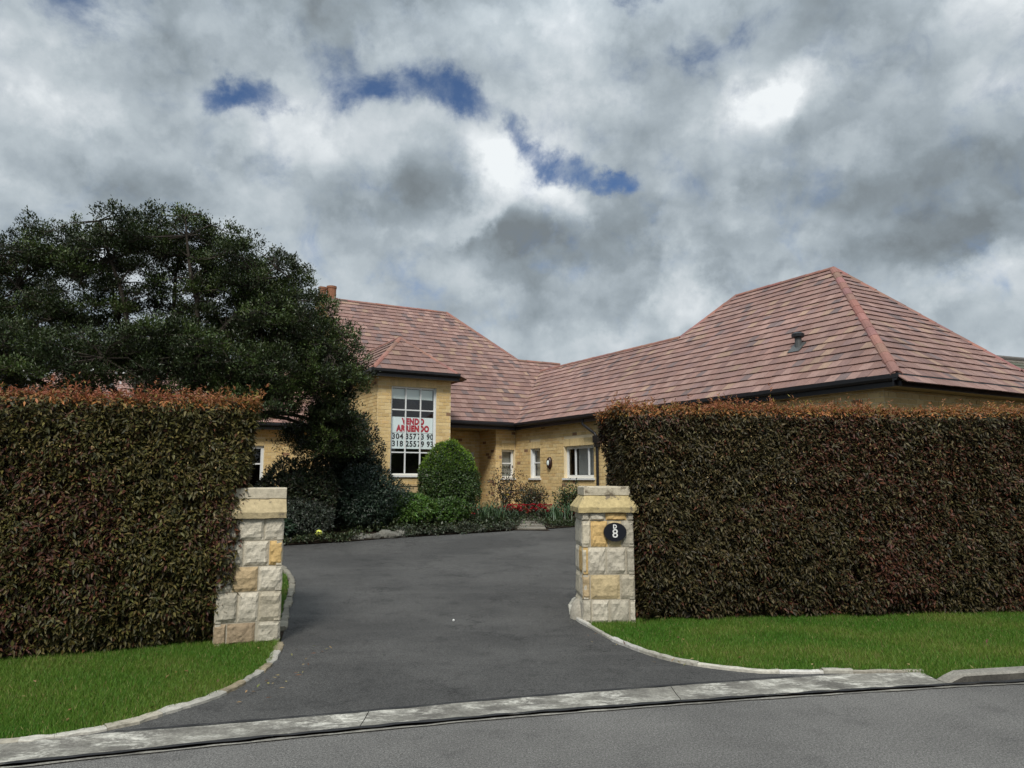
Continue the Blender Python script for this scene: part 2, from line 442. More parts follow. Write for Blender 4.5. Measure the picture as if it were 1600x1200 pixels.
# ------------------------------------------------------------------ ground sheets
def sheet(name, pts, mat, lift, kind='structure', follow=True, parent=None, **props):
    """flat polygon that follows the rise of the ground, cut where the rise starts and ends"""
    bm = bmesh.new()
    vs = [bm.verts.new((x, y, 0)) for x, y in pts]
    es = [bm.edges.new((vs[i], vs[(i + 1) % len(vs)])) for i in range(len(vs))]
    bmesh.ops.triangle_fill(bm, edges=es, use_beauty=True)
    for yc in (8.5, 24.1):
        bmesh.ops.bisect_plane(bm, geom=bm.verts[:] + bm.edges[:] + bm.faces[:], plane_co=(0, yc, 0), plane_no=(0, 1, 0))
    for v in bm.verts: v.co.z = (gz(v.co.y) if follow else 0) + lift
    for f in bm.faces:
        f.normal_update()
        if f.normal.z < 0: f.normal_flip()
    me = bpy.data.meshes.new(name); bm.to_mesh(me); bm.free()
    if kind: props['kind'] = kind
    return obj(name, me, mat, parent, **props)

def dense(pts, step=0.12, wob=0.0, seed=0):
    out = []
    for (a, b) in zip(pts[:-1], pts[1:]):
        n = max(1, int(math.hypot(b[0] - a[0], b[1] - a[1]) / step))
        for i in range(n):
            f = i / n
            out.append((a[0] + (b[0] - a[0]) * f, a[1] + (b[1] - a[1]) * f))
    out.append(pts[-1])
    if wob:
        out = [(x + wob * mnoise.noise((x * 3, y * 3, seed)), y + wob * (mnoise.noise((x * 3.3, y * 3.1, seed + 7)) + 0.6 * mnoise.noise((x * 11, y * 11, seed + 3)))) for x, y in out]
    return out

def catmull(pts, n=5):
    out = []
    P = [pts[0]] + list(pts) + [pts[-1]]
    for i in range(1, len(P) - 2):
        p0, p1, p2, p3 = (np.array(P[i + k], float) for k in (-1, 0, 1, 2))
        for k in range(n):
            t = k / n
            out.append(tuple(0.5 * (2 * p1 + (p2 - p0) * t + (2 * p0 - 5 * p1 + 4 * p2 - p3) * t * t + (3 * p1 - p0 - 3 * p2 + p3) * t ** 3)))
    out.append(tuple(pts[-1]))
    return out

STRIP_UP = [(-9.0, 2.6), (-6.2, 3.72), (-4.4, 4.36), (-3.11, 4.71), (-2.51, 4.90), (-1.98, 5.04), (-1.04, 5.31), (0.0, 5.63), (1.18, 5.94), (2.29, 6.21), (2.80, 6.32)]
STRIP_LO = [(-9.0, 2.2), (-6.0, 3.38), (-4.1, 4.00), (-2.75, 4.40), (-2.1, 4.62), (-1.6, 4.78), (-0.97, 4.97), (0.0, 5.25), (1.27, 5.55), (2.41, 5.79), (3.14, 5.93)]
EDGE_L = [(-3.20, 4.66), (-2.83, 4.79), (-2.54, 4.99), (-2.36, 5.27), (-2.18, 5.61), (-2.09, 5.98), (-2.06, 6.36), (-2.10, 6.79), (-2.23, 7.42)]
EDGE_R = [(0.80, 9.75), (0.69, 9.25), (0.71, 8.70), (0.84, 8.17), (1.00, 7.54), (1.22, 7.01), (1.45, 6.68), (1.77, 6.45), (2.12, 6.33), (2.80, 6.34)]
EDGE_IN = [(-2.30, 7.60), (-2.42, 8.1), (-2.72, 9.27), (-3.03, 10.5), (-3.36, 11.5), (-3.9, 12.5), (-4.9, 13.0), (-7.0, 13.0)]
BED = [(-12.0, 12.4), (-8.5, 13.6), (-6.18, 14.51), (-4.51, 15.0), (-3.21, 15.72), (-2.51, 16.25), (-1.44, 16.83), (0.02, 17.65), (0.16, 18.45), (0.78, 18.6), (0.86, 18.0), (1.5, 18.38), (3.25, 19.0)]

sheet('ground', [(-1500, -400), (1500, -400), (1500, 2500), (-1500, 2500)], M_SOIL, -0.012, label='dark earth ground reaching to the horizon')
lo2 = [(x, y - 0.02) for x, y in STRIP_LO]
road_far = dense(catmull(lo2 + [(4.07, 6.13), (5.92, 6.46), (12, 7.3), (30, 9.0)]), 0.3)
sheet('road', road_far + [(30, -8), (-40, -8), (-40, -9.0), (-9.5, 1.9)], M_ROAD, 0.0, label='worn grey asphalt road in front of the drive')
drive_pts = (dense(catmull(STRIP_UP[3:]), 0.2) + [(2.75, 6.38)] + dense(catmull(EDGE_R[::-1]), 0.15)[1:] + [(1.0, 9.9), (7.5, 10.4), (6.5, 12.6), (3.6, 17.5), (3.25, 19.02)] +
             dense(catmull(BED[::-1]), 0.3)[1:] + [(-12.0, 12.0), (-7.0, 12.96)] + dense(catmull(EDGE_IN[::-1]), 0.3)[1:] + dense(catmull(EDGE_L[::-1]), 0.15)[1:])
sheet('driveway', drive_pts, M_DRIVE, 0.004, label='dark asphalt driveway curving in between the gate pillars')

# worn concrete channel between drive and road: four long slabs
chan = obj('drainage_channel', bpy.data.meshes.new('drainage_channel'), M_CONC, None, kind='structure', label='pale worn concrete drainage channel between drive and road')
UPc = dense(catmull(STRIP_UP), 0.10); LOc = dense(catmull(STRIP_LO), 0.10)
cuts = [-9.0, -4.0, -0.985, 1.225, 3.4]
def interp(poly, x):
    xs = [p[0] for p in poly]; return float(np.interp(x, xs, [p[1] for p in poly]))
for a, b in zip(cuts[:-1], cuts[1:]):
    n = int((b - a) / 0.08)
    xs = [a + 0.003 + (b - a - 0.006) * i / n for i in range(n + 1)]
    m = MB(); top = []
    for i, x in enumerate(xs):
        yu = interp(UPc + [(3.4, 6.36)], x) - 0.012 + 0.018 * mnoise.noise((x * 4, 3, 1))
        yl = interp(LOc + [(3.4, 5.97)], x) + 0.028 + 0.016 * mnoise.noise((x * 5, 9, 1))
        for fr, hh in ((0, 0.004), (0.02, 0.012), (0.5, 0.006), (0.98, 0.012), (1, 0.004)):
            m.v.append((x, yl + (yu - yl) * fr, hh + 0.003 * mnoise.noise((x * 6, fr * 6, 2)))); m.c.append((1, 1, 1))
    for i in range(n):
        for k in range(4):
            m.f.append((i * 5 + k, (i + 1) * 5 + k, (i + 1) * 5 + k + 1, i * 5 + k + 1))
    obj('slab', m.mesh('slab'), M_CONC, chan)
# ragged bitumen seals along both sides of the channel
def ribbon(name, line, w0, seed, mat, lift, label):
    m = MB()
    for i, (x, y) in enumerate(line):
        a = line[max(i - 1, 0)]; b = line[min(i + 1, len(line) - 1)]
        t = Vector((b[0] - a[0], b[1] - a[1])).normalized(); nrm = (-t.y, t.x)
        n1 = w0 * (0.75 + 0.9 * mnoise.noise((x * 5, y * 5, seed))); n2 = w0 * (0.75 + 0.9 * mnoise.noise((x * 6, y * 6, seed + 5)))
        m.v += [(x - nrm[0] * max(n1, .004), y - nrm[1] * max(n1, .004), gz(y) + lift), (x + nrm[0] * max(n2, .004), y + nrm[1] * max(n2, .004), gz(y) + lift)]
        m.c += [(1, 1, 1)] * 2
    for i in range(len(line) - 1): m.f.append((i * 2, i * 2 + 2, i * 2 + 3, i * 2 + 1))
    return obj(name, m.mesh(name), mat, None, kind='structure', label=label)
ribbon('road_joint', dense(catmull([(x, y + 0.005) for x, y in STRIP_LO] + [(3.5, 6.0), (4.2, 6.12)]), 0.04), 0.027, 3, M_BITUMEN, 0.0165, 'black bitumen joint between channel and road')
ribbon('drive_joint', dense(catmull([(x, y) for x, y in STRIP_UP[4:-1]]), 0.04), 0.018, 11, M_BITUMEN, 0.0165, 'thin black bitumen joint between channel and drive')
ribbon('concrete_smear', dense(catmull([(x, y - 0.045) for x, y in STRIP_LO] + [(3.5, 5.95), (4.2, 6.06)]), 0.04), 0.017, 23, M_KERB, 0.008, 'thin pale concrete smear along the road edge')

# raised kerb at the right
kerb = obj('kerb', bpy.data.meshes.new('kerb'), M_KERB, None, kind='structure', label='low concrete kerb at the edge of the right lawn')
kl = dense(catmull([(3.40, 6.00), (4.07, 6.14), (5.92, 6.47), (12, 7.31), (20, 8.1)]), 0.1)
ku = [(x - 0.02, y + 0.12) for x, y in kl]
segs = [0, 18, 38, 58, 78, 98, 118, len(kl) - 1]
for si, (a, b) in enumerate(zip(segs[:-1], segs[1:])):
    m = MB()
    for i in range(a, b + 1):
        x, y = kl[i]; X, Y = ku[i]
        hgt = 0.07 if not (si == 0) else 0.012 + 0.058 * min((i - a) / 2, 1)
        e = 0.006 * (1 if i == a else (-1 if i == b else 0))
        for (fx, fz) in ((0, -0.02), (0.06, hgt - 0.015), (0.20, hgt), (1.0, hgt + 0.004), (1.0, -0.02)):
            m.v.append((x + (X - x) * fx + e, y + (Y - y) * fx, fz)); m.c.append((1, 1, 1))
    n = b - a
    for i in range(n):
        for k in range(4): m.f.append((i * 5 + k, (i + 1) * 5 + k, (i + 1) * 5 + k + 1, i * 5 + k + 1))
    m.f.append((0, 1, 2, 3, 4)[::-1]); m.f.append(tuple(n * 5 + k for k in range(5)))
    me = m.mesh('kerb_stone')
    o = obj('kerb_stone', me, M_KERB, kerb); me.materials.append(M_KERBFACE)
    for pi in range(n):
        me.polygons[pi * 4].material_index = 1  # front face of each kerb stone takes the darker concrete colour

# lawn edging stones
def edging(name, line, width, hgt, tones, label, seed, step=0.26):
    root = obj(name, bpy.data.meshes.new(name), M_EDGE, None, kind='structure', label=label)
    L = dense(catmull(line, 8), 0.05)
    d_ = [0]
    for a, b in zip(L[:-1], L[1:]): d_.append(d_[-1] + math.hypot(b[0] - a[0], b[1] - a[1]))
    at = lambda s: (float(np.interp(s, d_, [p[0] for p in L])), float(np.interp(s, d_, [p[1] for p in L])))
    s = 0; r = random.Random(seed)
    while s < d_[-1] - 0.1:
        ln = min(step * r.uniform(0.7, 1.4), d_[-1] - s)
        tone = r.choice(tones); kk = r.uniform(0.75, 1.15); tone = tuple(c * kk for c in tone)
        ww = width * r.uniform(0.8, 1.15); hh = hgt * r.uniform(0.75, 1.2)
        m = MB(); n = 8
        for i in range(n + 1):
            q = s + 0.001 + (ln - 0.002) * i / n
            x, y = at(q); a = at(max(q - 0.04, 0)); b = at(min(q + 0.04, d_[-1]))
            t = Vector((b[0] - a[0], b[1] - a[1])).normalized(); nr = Vector((-t.y, t.x)) * -1
            j = 0.016 * mnoise.noise((x * 9, y * 9, seed)); jw = 1 + 0.5 * mnoise.noise((x * 13, y * 13, seed + 3))
            base = gz(y)
            for off, z in ((-0.5, 0), (-0.42, 0.75), (-0.28, 1.0), (0.3, 0.95), (0.45, 0.7), (0.5, 0)):
                m.v.append((x + nr.x * (off * ww * jw + j), y + nr.y * (off * ww * jw + j), base + hh * z - (0.03 if z == 0 else 0) + 0.006 * mnoise.noise((x * 14, y * 14, off * 5)))); m.c.append(tone)
        for i in range(n):
            for k in range(5): m.f.append((i * 6 + k, i * 6 + k + 1, (i + 1) * 6 + k + 1, (i + 1) * 6 + k))
        m.f.append(tuple(range(6))); m.f.append(tuple(n * 6 + k for k in range(6))[::-1])
        obj('edging_stone', m.mesh('edging_stone'), M_EDGE, root)
        s += ln
    return root
edging('lawn_edging', [(x - 0.03, y + 0.02) for x, y in EDGE_L], 0.085, 0.028, [(0.34, 0.31, 0.25), (0.30, 0.25, 0.17), (0.42, 0.40, 0.35), (0.22, 0.19, 0.14)], 'crumbling stone edging round the left lawn', 4)
edging('lawn_edging', [(x + 0.02, y + 0.03) for x, y in EDGE_R], 0.06, 0.035, [(0.48, 0.46, 0.41), (0.42, 0.40, 0.34), (0.52, 0.50, 0.46)], 'pale curved stone edging along the right lawn', 9, 0.5)
edging('lawn_edging', [(x - 0.03, y) for x, y in EDGE_IN[1:]], 0.09, 0.04, [(0.20, 0.185, 0.15), (0.26, 0.24, 0.19)], 'grey stone edging of the inner lawn behind the left pillar', 5)
edging('lawn_edging', [(-9.0, 2.66), (-6.2, 3.80), (-4.4, 4.42), (-3.15, 4.74)], 0.07, 0.03, [(0.30, 0.27, 0.2), (0.24, 0.2, 0.14)], 'low stone edging between left lawn and road', 6)
edging('lawn_edging', [(2.75, 6.36), (3.1, 6.375), (3.42, 6.39)], 0.05, 0.03, [(0.36, 0.33, 0.27)], 'short stone edging beside the start of the kerb', 2)

# lawns and beds
HL_A, HL_B = np.array((-9.0, 4.55)), np.array((-2.77, 7.35))
HR_A, HR_B = np.array((1.42, 8.42)), np.array((9.8, 9.30))
LAWN_L = [(-9.0, 2.72), (-6.2, 3.83), (-4.4, 4.45), (-3.18, 4.77)] + [(x - 0.035, y + 0.015) for x, y in EDGE_L[1:]] + [(-2.3, 7.5), (-2.9, 7.55), (-9.2, 4.9)]
LAWN_R = [(x + 0.03, y + 0.035) for x, y in EDGE_R[3:]] + [(3.36, 6.36), (3.42, 6.10), (4.05, 6.25), (5.9, 6.58), (12, 7.42), (20, 8.2), (20, 10.4), (16.0, 10.2), (1.4, 8.6), (0.86, 8.5)]
LAWN_IN = [(-2.36, 7.7)] + [(x - 0.07, y) for x, y in EDGE_IN[1:]] + [(-8, 12), (-8.5, 6.2), (-3.2, 8.4)]
sheet('lawn', LAWN_L, M_TURF, 0.006, label='short green lawn in front of the left hedge')
sheet('lawn', LAWN_R, M_TURF, 0.006, label='green lawn in front of the right hedge')
sheet('lawn', LAWN_IN, M_TURF, 0.006, label='narrow inner lawn behind the left gate pillar')
sheet('garden_bed', [(x, y + 0.03) for x, y in BED[:8]] + [(0.12, 18.48), (0.10, 23.2), (-3.0, 22.5), (-13, 24)], M_SOIL, 0.02, label='planted bed in front of the house')
sheet('garden_bed', [(0.82, 18.62), (0.88, 18.03), (1.5, 18.42), (3.25, 19.04), (3.5, 20.5), (2.2, 21.8), (0.8, 23.2)], M_SOIL, 0.02, label='planted bed below the right wing')
path = sheet('garden_path', [(0.05, 17.68), (0.19, 18.46), (0.14, 23.0), (0.78, 23.0), (0.76, 18.6), (0.84, 18.0), (0.9, 17.6)], M_SOIL, 0.012, label='stone path leading to the porch')
for k in range(6):
    m = MB(); y0 = 17.72 + k * 0.72; M = None
    bx = MB(); bx.box((0.13, y0, gz(y0 + .3) + 0.012), (0.80, y0 + 0.68, gz(y0 + .3) + 0.04))
    obj('flagstone', bx.mesh('flagstone'), M_FLAG, path)

def in_poly(px, py, poly):
    inside = np.zeros(len(px), bool); n = len(poly)
    for i in range(n):
        x1, y1 = poly[i]; x2, y2 = poly[(i + 1) % n]
        c = ((y1 > py) != (y2 > py)) & (px < (x2 - x1) * (py - y1) / (y2 - y1 + 1e-12) + x1)
        inside ^= c
    return inside

def grass(name, poly, density, hgt, label, xlim=None):
    P = np.array(poly); lo = P.min(0); hi = P.max(0)
    if xlim: lo[0] = max(lo[0], xlim[0]); hi[0] = min(hi[0], xlim[1])
    n = int((hi[0] - lo[0]) * (hi[1] - lo[1]) * density)
    x = rng.uniform(lo[0], hi[0], n); y = rng.uniform(lo[1], hi[1], n)
    k = in_poly(x, y, poly); x = x[k]; y = y[k]; n = len(x)
    pat = np.array([mnoise.noise((a * 1.1, b * 1.5, 3.0)) for a, b in zip(x, y)])
    h_ = hgt * rng.uniform(0.5, 1.25, n) * (1 + 0.35 * pat)
    ang = rng.uniform(0, 2 * np.pi, n); wd = rng.uniform(0.0018, 0.0038, n)
    lean = rng.uniform(0.1, 0.9, n); la = rng.uniform(0, 2 * np.pi, n)
    z = gz_np(y) + 0.006
    b0 = np.stack([x - np.cos(ang) * wd, y - np.sin(ang) * wd, z], 1); b1 = np.stack([x + np.cos(ang) * wd, y + np.sin(ang) * wd, z], 1)
    tp = np.stack([x + np.cos(la) * lean * h_, y + np.sin(la) * lean * h_, z + h_], 1)
    V = np.stack([b0, b1, tp], 1).reshape(-1, 3); F = np.arange(3 * n).reshape(n, 3)
    t = np.clip(0.42 + 0.75 * pat + rng.normal(0, 0.22, n), 0, 1)[:, None]
    c = (1 - t) * np.array((0.060, 0.165, 0.014)) + t * np.array((0.150, 0.215, 0.034))
    dry = (rng.uniform(0, 1, n) < 0.05 + 0.14 * np.clip(pat, 0, 1))
    c[dry] = np.array((0.30, 0.25, 0.10)) * rng.uniform(0.7, 1.1, (dry.sum(), 1))
    c *= rng.uniform(0.75, 1.2, (n, 1))
    obj(name, mesh_np(name, V, F, np.repeat(c, 3, 0)), M_GRASS, None, kind='stuff', label=label, category='grass')
grass('grass', LAWN_L, 15000, 0.040, 'short grass blades of the left lawn', (-5.6, 0))
grass('grass', LAWN_R, 10500, 0.040, 'short grass blades of the right lawn', (0, 8.0))
grass('grass', LAWN_IN, 3000, 0.05, 'grass blades of the inner lawn behind the left pillar', (-5.5, 0))

# ------------------------------------------------------------------ leaves
def unit(a):
    return a / (np.linalg.norm(a, axis=1, keepdims=True) + 1e-9)

def leaves_mesh(name, P, D, N, L, W, C, fold=0.18, droop=0.0):
    """folded rhombic leaves: two triangles each"""
    n = len(P)
    D = unit(D); Sx = unit(np.cross(D, N)); Nn = np.cross(Sx, D)
    L = np.broadcast_to(L, n)[:, None]; W = np.broadcast_to(W, n)[:, None]
    tip = P + D * L; tip[:, 2] -= droop * L[:, 0]
    mid = P + D * L * 0.42
    lf = mid + Sx * W * 0.5 + Nn * W * fold; rt = mid - Sx * W * 0.5 + Nn * W * fold
    V = np.stack([P, lf, tip, rt], 1).reshape(-1, 3)
    b = np.arange(n)[:, None] * 4
    F = np.concatenate([b + np.array([[0, 2, 1]]), b + np.array([[0, 3, 2]])], 1).reshape(-1, 3)
    return mesh_np(name, V, F, np.repeat(C, 4, 0))

def tint(n, palette, weights=None, jit=0.22):
    pal = np.array(palette); i = rng.choice(len(pal), n, p=weights)
    return np.clip(pal[i] * (1 + rng.normal(0, jit, (n, 1))) * (1 + rng.normal(0, 0.06, (n, 3))), 0.003, 1)

def rand_dirs(n):
    return unit(rng.normal(0, 1, (n, 3)))

def noise_np(P, s, seed=0.0):
    return np.array([mnoise.noise((p[0] * s + seed, p[1] * s, p[2] * s)) for p in P])

# ------------------------------------------------------------------ hedges
def hedge(A, B, thick, H, end_s0, end_lean, ends, label, dens, pal, red_amt, seed):
    """clipped hedge along A->B; ends: 'B' the open end lies at B, 'A' at A"""
    A = np.array(A, float); B = np.array(B, float)
    Lh = np.linalg.norm(B - A); t = (B - A) / Lh; nb = np.array((-t[1], t[0]))      # nb points away from the road
    root = thing('hedge', label, 'hedge', ((A[0] + B[0]) / 2 + nb[0] * thick / 2, (A[1] + B[1]) / 2 + nb[1] * thick / 2, 0))
    def endpos(z):
        return end_s0 + end_lean * np.clip(z / H, 0, 1) ** 2.0
    def smin(z): return endpos(z) if ends == 'A' else np.zeros_like(z)
    def smax(z): return Lh - endpos(z) if ends == 'B' else np.full_like(z, Lh)
    def place(s, q, z):
        return np.stack([A[0] + t[0] * s + nb[0] * q, A[1] + t[1] * s + nb[1] * q, z], 1)
    def bulge(s, z):
        P = np.stack([s, z, np.zeros_like(s)], 1)
        return 0.055 * noise_np(P, 1.6, seed) + 0.035 * noise_np(P, 4.2, seed + 9) - 0.05 * np.clip((z - 0.25) / 0.5, 0, 1) + 0.10 * np.clip((0.32 - z) / 0.32, 0, 1)
    def topz(s):
        P = np.stack([s, np.zeros_like(s), np.zeros_like(s)], 1)
        return H + 0.03 * noise_np(P, 1.1, seed + 4)
    Pl, Nl = [], []
    # front
    n = int((Lh + 0.6) * H * dens)
    s = rng.uniform(-0.6 if ends == 'A' else 0, Lh + (0.6 if ends == 'B' else 0), n); z = 0.07 + (H - 0.05) * rng.uniform(0, 1, n)
    k = (s > smin(z)) & (s < smax(z)) & (z < topz(s)); s = s[k]; z = z[k]
    rnd = np.clip((z - (H - 0.12)) / 0.12, 0, 1) ** 2 * 0.09
    ed = (s - smin(z)) if ends == 'A' else (smax(z) - s)
    rnd = rnd + np.clip((0.16 - ed) / 0.16, 0, 1) ** 2 * 0.12
    q = bulge(s, z) + rnd + rng.exponential(0.045, len(s)) - 0.02
    Pl.append(place(s, q, z)); Nl.append(np.tile(np.array((-nb[0], -nb[1], 0.15)), (len(s), 1)))
    # open end
    n = int(thick * H * dens)
    q = rng.uniform(0, thick, n); z = 0.07 + (H - 0.05) * rng.uniform(0, 1, n)
    jit = rng.exponential(0.045, n) + 0.05 * noise_np(np.stack([q, z, z * 0], 1), 3.0, seed + 2)
    s = smin(z) + jit if ends == 'A' else smax(z) - jit
    Pl.append(place(s, q, z)); sg = -1 if ends == 'A' else 1
    Nl.append(np.tile(np.array((t[0] * sg, t[1] * sg, 0.15)), (n, 1)))
    # back (thinner)
    n = int(Lh * H * dens * 0.25)
    s = rng.uniform(-0.5 if ends == 'A' else 0, Lh + (0.5 if ends == 'B' else 0), n); z = 0.1 + (H - 0.08) * rng.uniform(0, 1, n)
    k = (s > smin(z)) & (s < smax(z)); s = s[k]; z = z[k]
    Pl.append(place(s, thick - rng.exponential(0.05, len(s)), z)); Nl.append(np.tile(np.array((nb[0], nb[1], 0.15)), (len(s), 1)))
    # top
    n = int(Lh * thick * dens * 0.5)
    s = rng.uniform(-0.5 if ends == 'A' else 0, Lh + (0.5 if ends == 'B' else 0), n); q = rng.uniform(0.03, thick - 0.03, n); z = topz(s) - rng.exponential(0.04, n)
    k = (s > smin(z)) & (s < smax(z)); s, q, z = s[k], q[k], z[k]
    Pl.append(place(s, q, z)); Nl.append(np.tile(np.array((0, 0, 1.0)), (len(s), 1)))
    P = np.concatenate(Pl); N = np.concatenate(Nl); n = len(P)
    side = rand_dirs(n)
    hol = noise_np(P, 6.5, seed + 60) + 0.6 * noise_np(P, 13.0, seed + 61)          # sprays stand out, gaps lie deep
    low = np.clip((0.45 - P[:, 2]) / 0.45, 0, 1)
    push = 0.10 * np.clip(hol + 0.05, 0, 1.2) + low * 0.16 * np.clip(noise_np(P, 1.7, seed + 66) + 0.25, 0, 1)
    P = P - N * push[:, None]
    fld = np.stack([noise_np(P, 4.5, seed + 62), noise_np(P, 4.5, seed + 63), noise_np(P, 4.5, seed + 64)], 1)
    D = N * 0.55 + side * 0.85 + fld * 0.45 + np.array((0, 0, -0.36)); NN = N + rand_dirs(n) * 0.6 + np.array((0, 0, 0.8))
    patch = noise_np(P, 0.9, seed + 20) + 0.5 * noise_np(P, 3.1, seed + 30)
    C = tint(n, pal)
    red = rng.uniform(0, 1, n) < np.clip(0.20 + 0.75 * patch + red_amt, 0.03, 0.8)
    C[red] = tint(red.sum(), [(0.072, 0.026, 0.016), (0.052, 0.024, 0.014), (0.095, 0.036, 0.018)])
    topmost = (P[:, 2] > H - 0.07) & (rng.uniform(0, 1, n) < 0.6)
    C[topmost] = tint(topmost.sum(), [(0.27, 0.11, 0.034), (0.22, 0.125, 0.038), (0.34, 0.14, 0.045)])
    L = rng.uniform(0.040, 0.072, n); W = L * rng.uniform(0.32, 0.44, n)
    part('foliage', leaves_mesh('foliage', P, D, NN, L, W, C, 0.2, 0.10), M_HEDGE, root, kind='stuff')
    # young bronze shoots standing above the clipped top
    ns = int((Lh + 0.5) * thick * 260)
    s = rng.uniform(-0.5 if ends == 'A' else 0, Lh + (0.5 if ends == 'B' else 0), ns); q = rng.beta(0.8, 1.2, ns) * thick; z = topz(s)
    k = (s > smin(z) - 0.02) & (s < smax(z) + 0.02); s, q, z = s[k], q[k], z[k]; ns = len(s)
    hs = rng.gamma(3.0, 0.022, ns) * (1 + 0.9 * np.clip(noise_np(np.stack([s, q, q * 0], 1), 1.3, seed + 50), -0.6, 1))
    hs = np.clip(hs, 0.02, 0.26)
    tall = rng.uniform(0, 1, ns) < 0.012; hs[tall] *= 1.7
    base = place(s, q, z - 0.05)
    lean = rand_dirs(ns) * np.array((0.35, 0.35, 0)); up = unit(lean + np.array((0, 0, 1.0)))
    m_ = 10
    f = rng.uniform(0.15, 1.0, (ns, m_))
    P = (base[:, None, :] + up[:, None, :] * ((hs + 0.05)[:, None] * f)[:, :, None]).reshape(-1, 3)
    n = len(P)
    D = rand_dirs(n) * np.array((1, 1, 0.5)) + np.array((0, 0, 0.55)); 
    warm = np.clip(np.repeat(noise_np(base, 0.8, seed + 70), m_) * 0.9 + 0.5 + rng.normal(0, 0.2, n), 0, 1)[:, None]
    C = (1 - warm) * np.array((0.34, 0.165, 0.055)) + warm * np.array((0.29, 0.090, 0.048)); C = C * rng.uniform(0.55, 1.3, (n, 1))
    C[rng.uniform(0, 1, n) < 0.15] *= np.array((0.8, 1.5, 0.9))
    L = rng.uniform(0.028, 0.055, n)
    part('new_growth', leaves_mesh('new_growth', P, D, rand_dirs(n) + np.array((0, 0, .6)), L, L * 0.3, C, 0.15), M_SHOOT, root, kind='stuff')
    # woody inside: stems and dense dead twigs
    m = MB(); r_ = random.Random(seed)
    lo_s, hi_s = (end_s0 + 0.15, Lh) if ends == 'A' else (0, Lh - end_s0 - 0.15)
    s_ = lo_s
    while s_ < hi_s:
        for q0 in (0.25, thick * 0.5, thick - 0.3):
            b0 = place(np.array([s_ + r_.uniform(-.1, .1)]), np.array([q0 + r_.uniform(-.1, .1)]), np.array([0.0]))[0]
            for _ in range(3):
                e = b0 + np.array((r_.uniform(-.25, .25), r_.uniform(-.25, .25), H * r_.uniform(0.7, 0.95)))
                md = (b0 + e) / 2 + np.array((r_.uniform(-.08, .08), r_.uniform(-.08, .08), 0))
                m.tube([b0, md, e], [0.022, 0.014, 0.005], 4, False)
        s_ += 0.30
    part('stems', m.mesh('stems'), M_TWIG, root)
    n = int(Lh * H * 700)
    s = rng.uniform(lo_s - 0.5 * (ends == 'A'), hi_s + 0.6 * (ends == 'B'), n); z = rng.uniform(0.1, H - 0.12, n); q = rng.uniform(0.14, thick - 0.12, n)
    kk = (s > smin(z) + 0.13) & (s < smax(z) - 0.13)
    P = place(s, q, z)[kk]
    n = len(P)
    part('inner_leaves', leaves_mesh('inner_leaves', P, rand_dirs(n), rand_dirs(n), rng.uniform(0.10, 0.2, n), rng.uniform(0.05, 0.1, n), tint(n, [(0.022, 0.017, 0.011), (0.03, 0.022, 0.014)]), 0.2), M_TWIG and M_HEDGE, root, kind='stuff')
    return root
hedge(HL_A, HL_B, 1.15, 2.36, -0.11, -0.11, 'B', 'tall clipped olive and bronze hedge in front of the spreading tree', 6200,
      [(0.054, 0.047, 0.013), (0.072, 0.062, 0.016), (0.036, 0.036, 0.011), (0.115, 0.096, 0.030)], 0.0, 3.0)
hedge(HR_A, HR_B, 1.15, 2.40, 0.03, -0.24, 'A', 'tall clipped dark brown hedge in front of the pyramid roof', 6000,
      [(0.042, 0.034, 0.013), (0.056, 0.044, 0.016), (0.030, 0.026, 0.011), (0.090, 0.072, 0.030)], 0.0, 11.0)

# a few dry leaves lying on the lawns and in the corners of the drive
def dry_leaves(name, poly, n, label, xlim):
    P = np.array(poly); lo = P.min(0); hi = P.max(0); lo[0] = max(lo[0], xlim[0]); hi[0] = min(hi[0], xlim[1])
    x = rng.uniform(lo[0], hi[0], n * 3); y = rng.uniform(lo[1], hi[1], n * 3)
    k = in_poly(x, y, poly); x = x[k][:n]; y = y[k][:n]; m_ = len(x)
    Pp = np.stack([x, y, gz_np(y) + rng.uniform(.012, .04, m_)], 1)
    Dd = rand_dirs(m_) * np.array((1, 1, .25))
    part_ = leaves_mesh(name, Pp, Dd, rand_dirs(m_) * .3 + np.array((0, 0, 1)), rng.uniform(.03, .06, m_), rng.uniform(.012, .022, m_), tint(m_, [(0.20, 0.12, 0.05), (0.12, 0.06, 0.03), (0.28, 0.20, 0.09), (0.16, 0.15, 0.05)]), .2)
    obj(name, part_, M_HEDGE, None, kind='stuff', label=label, category='leaves')
dry_leaves('fallen_leaves', LAWN_R, 130, 'few dry leaves fallen on the right lawn', (0, 8))
dry_leaves('fallen_leaves', LAWN_L, 70, 'few dry leaves fallen on the left lawn', (-5.5, 0))
dry_leaves('fallen_leaves', [(-2.0, 5.4), (-1.9, 6.4), (-2.05, 7.2), (-1.7, 7.2), (-1.7, 5.6)], 26, 'dry leaves gathered along the left edge of the drive', (-5, 5))
dry_leaves('fallen_leaves', [(.75, 8.0), (1.1, 7.2), (1.7, 6.5), (1.3, 6.6), (.8, 7.3), (.5, 8.2)], 22, 'dry leaves gathered along the right edge of the drive', (-5, 5))

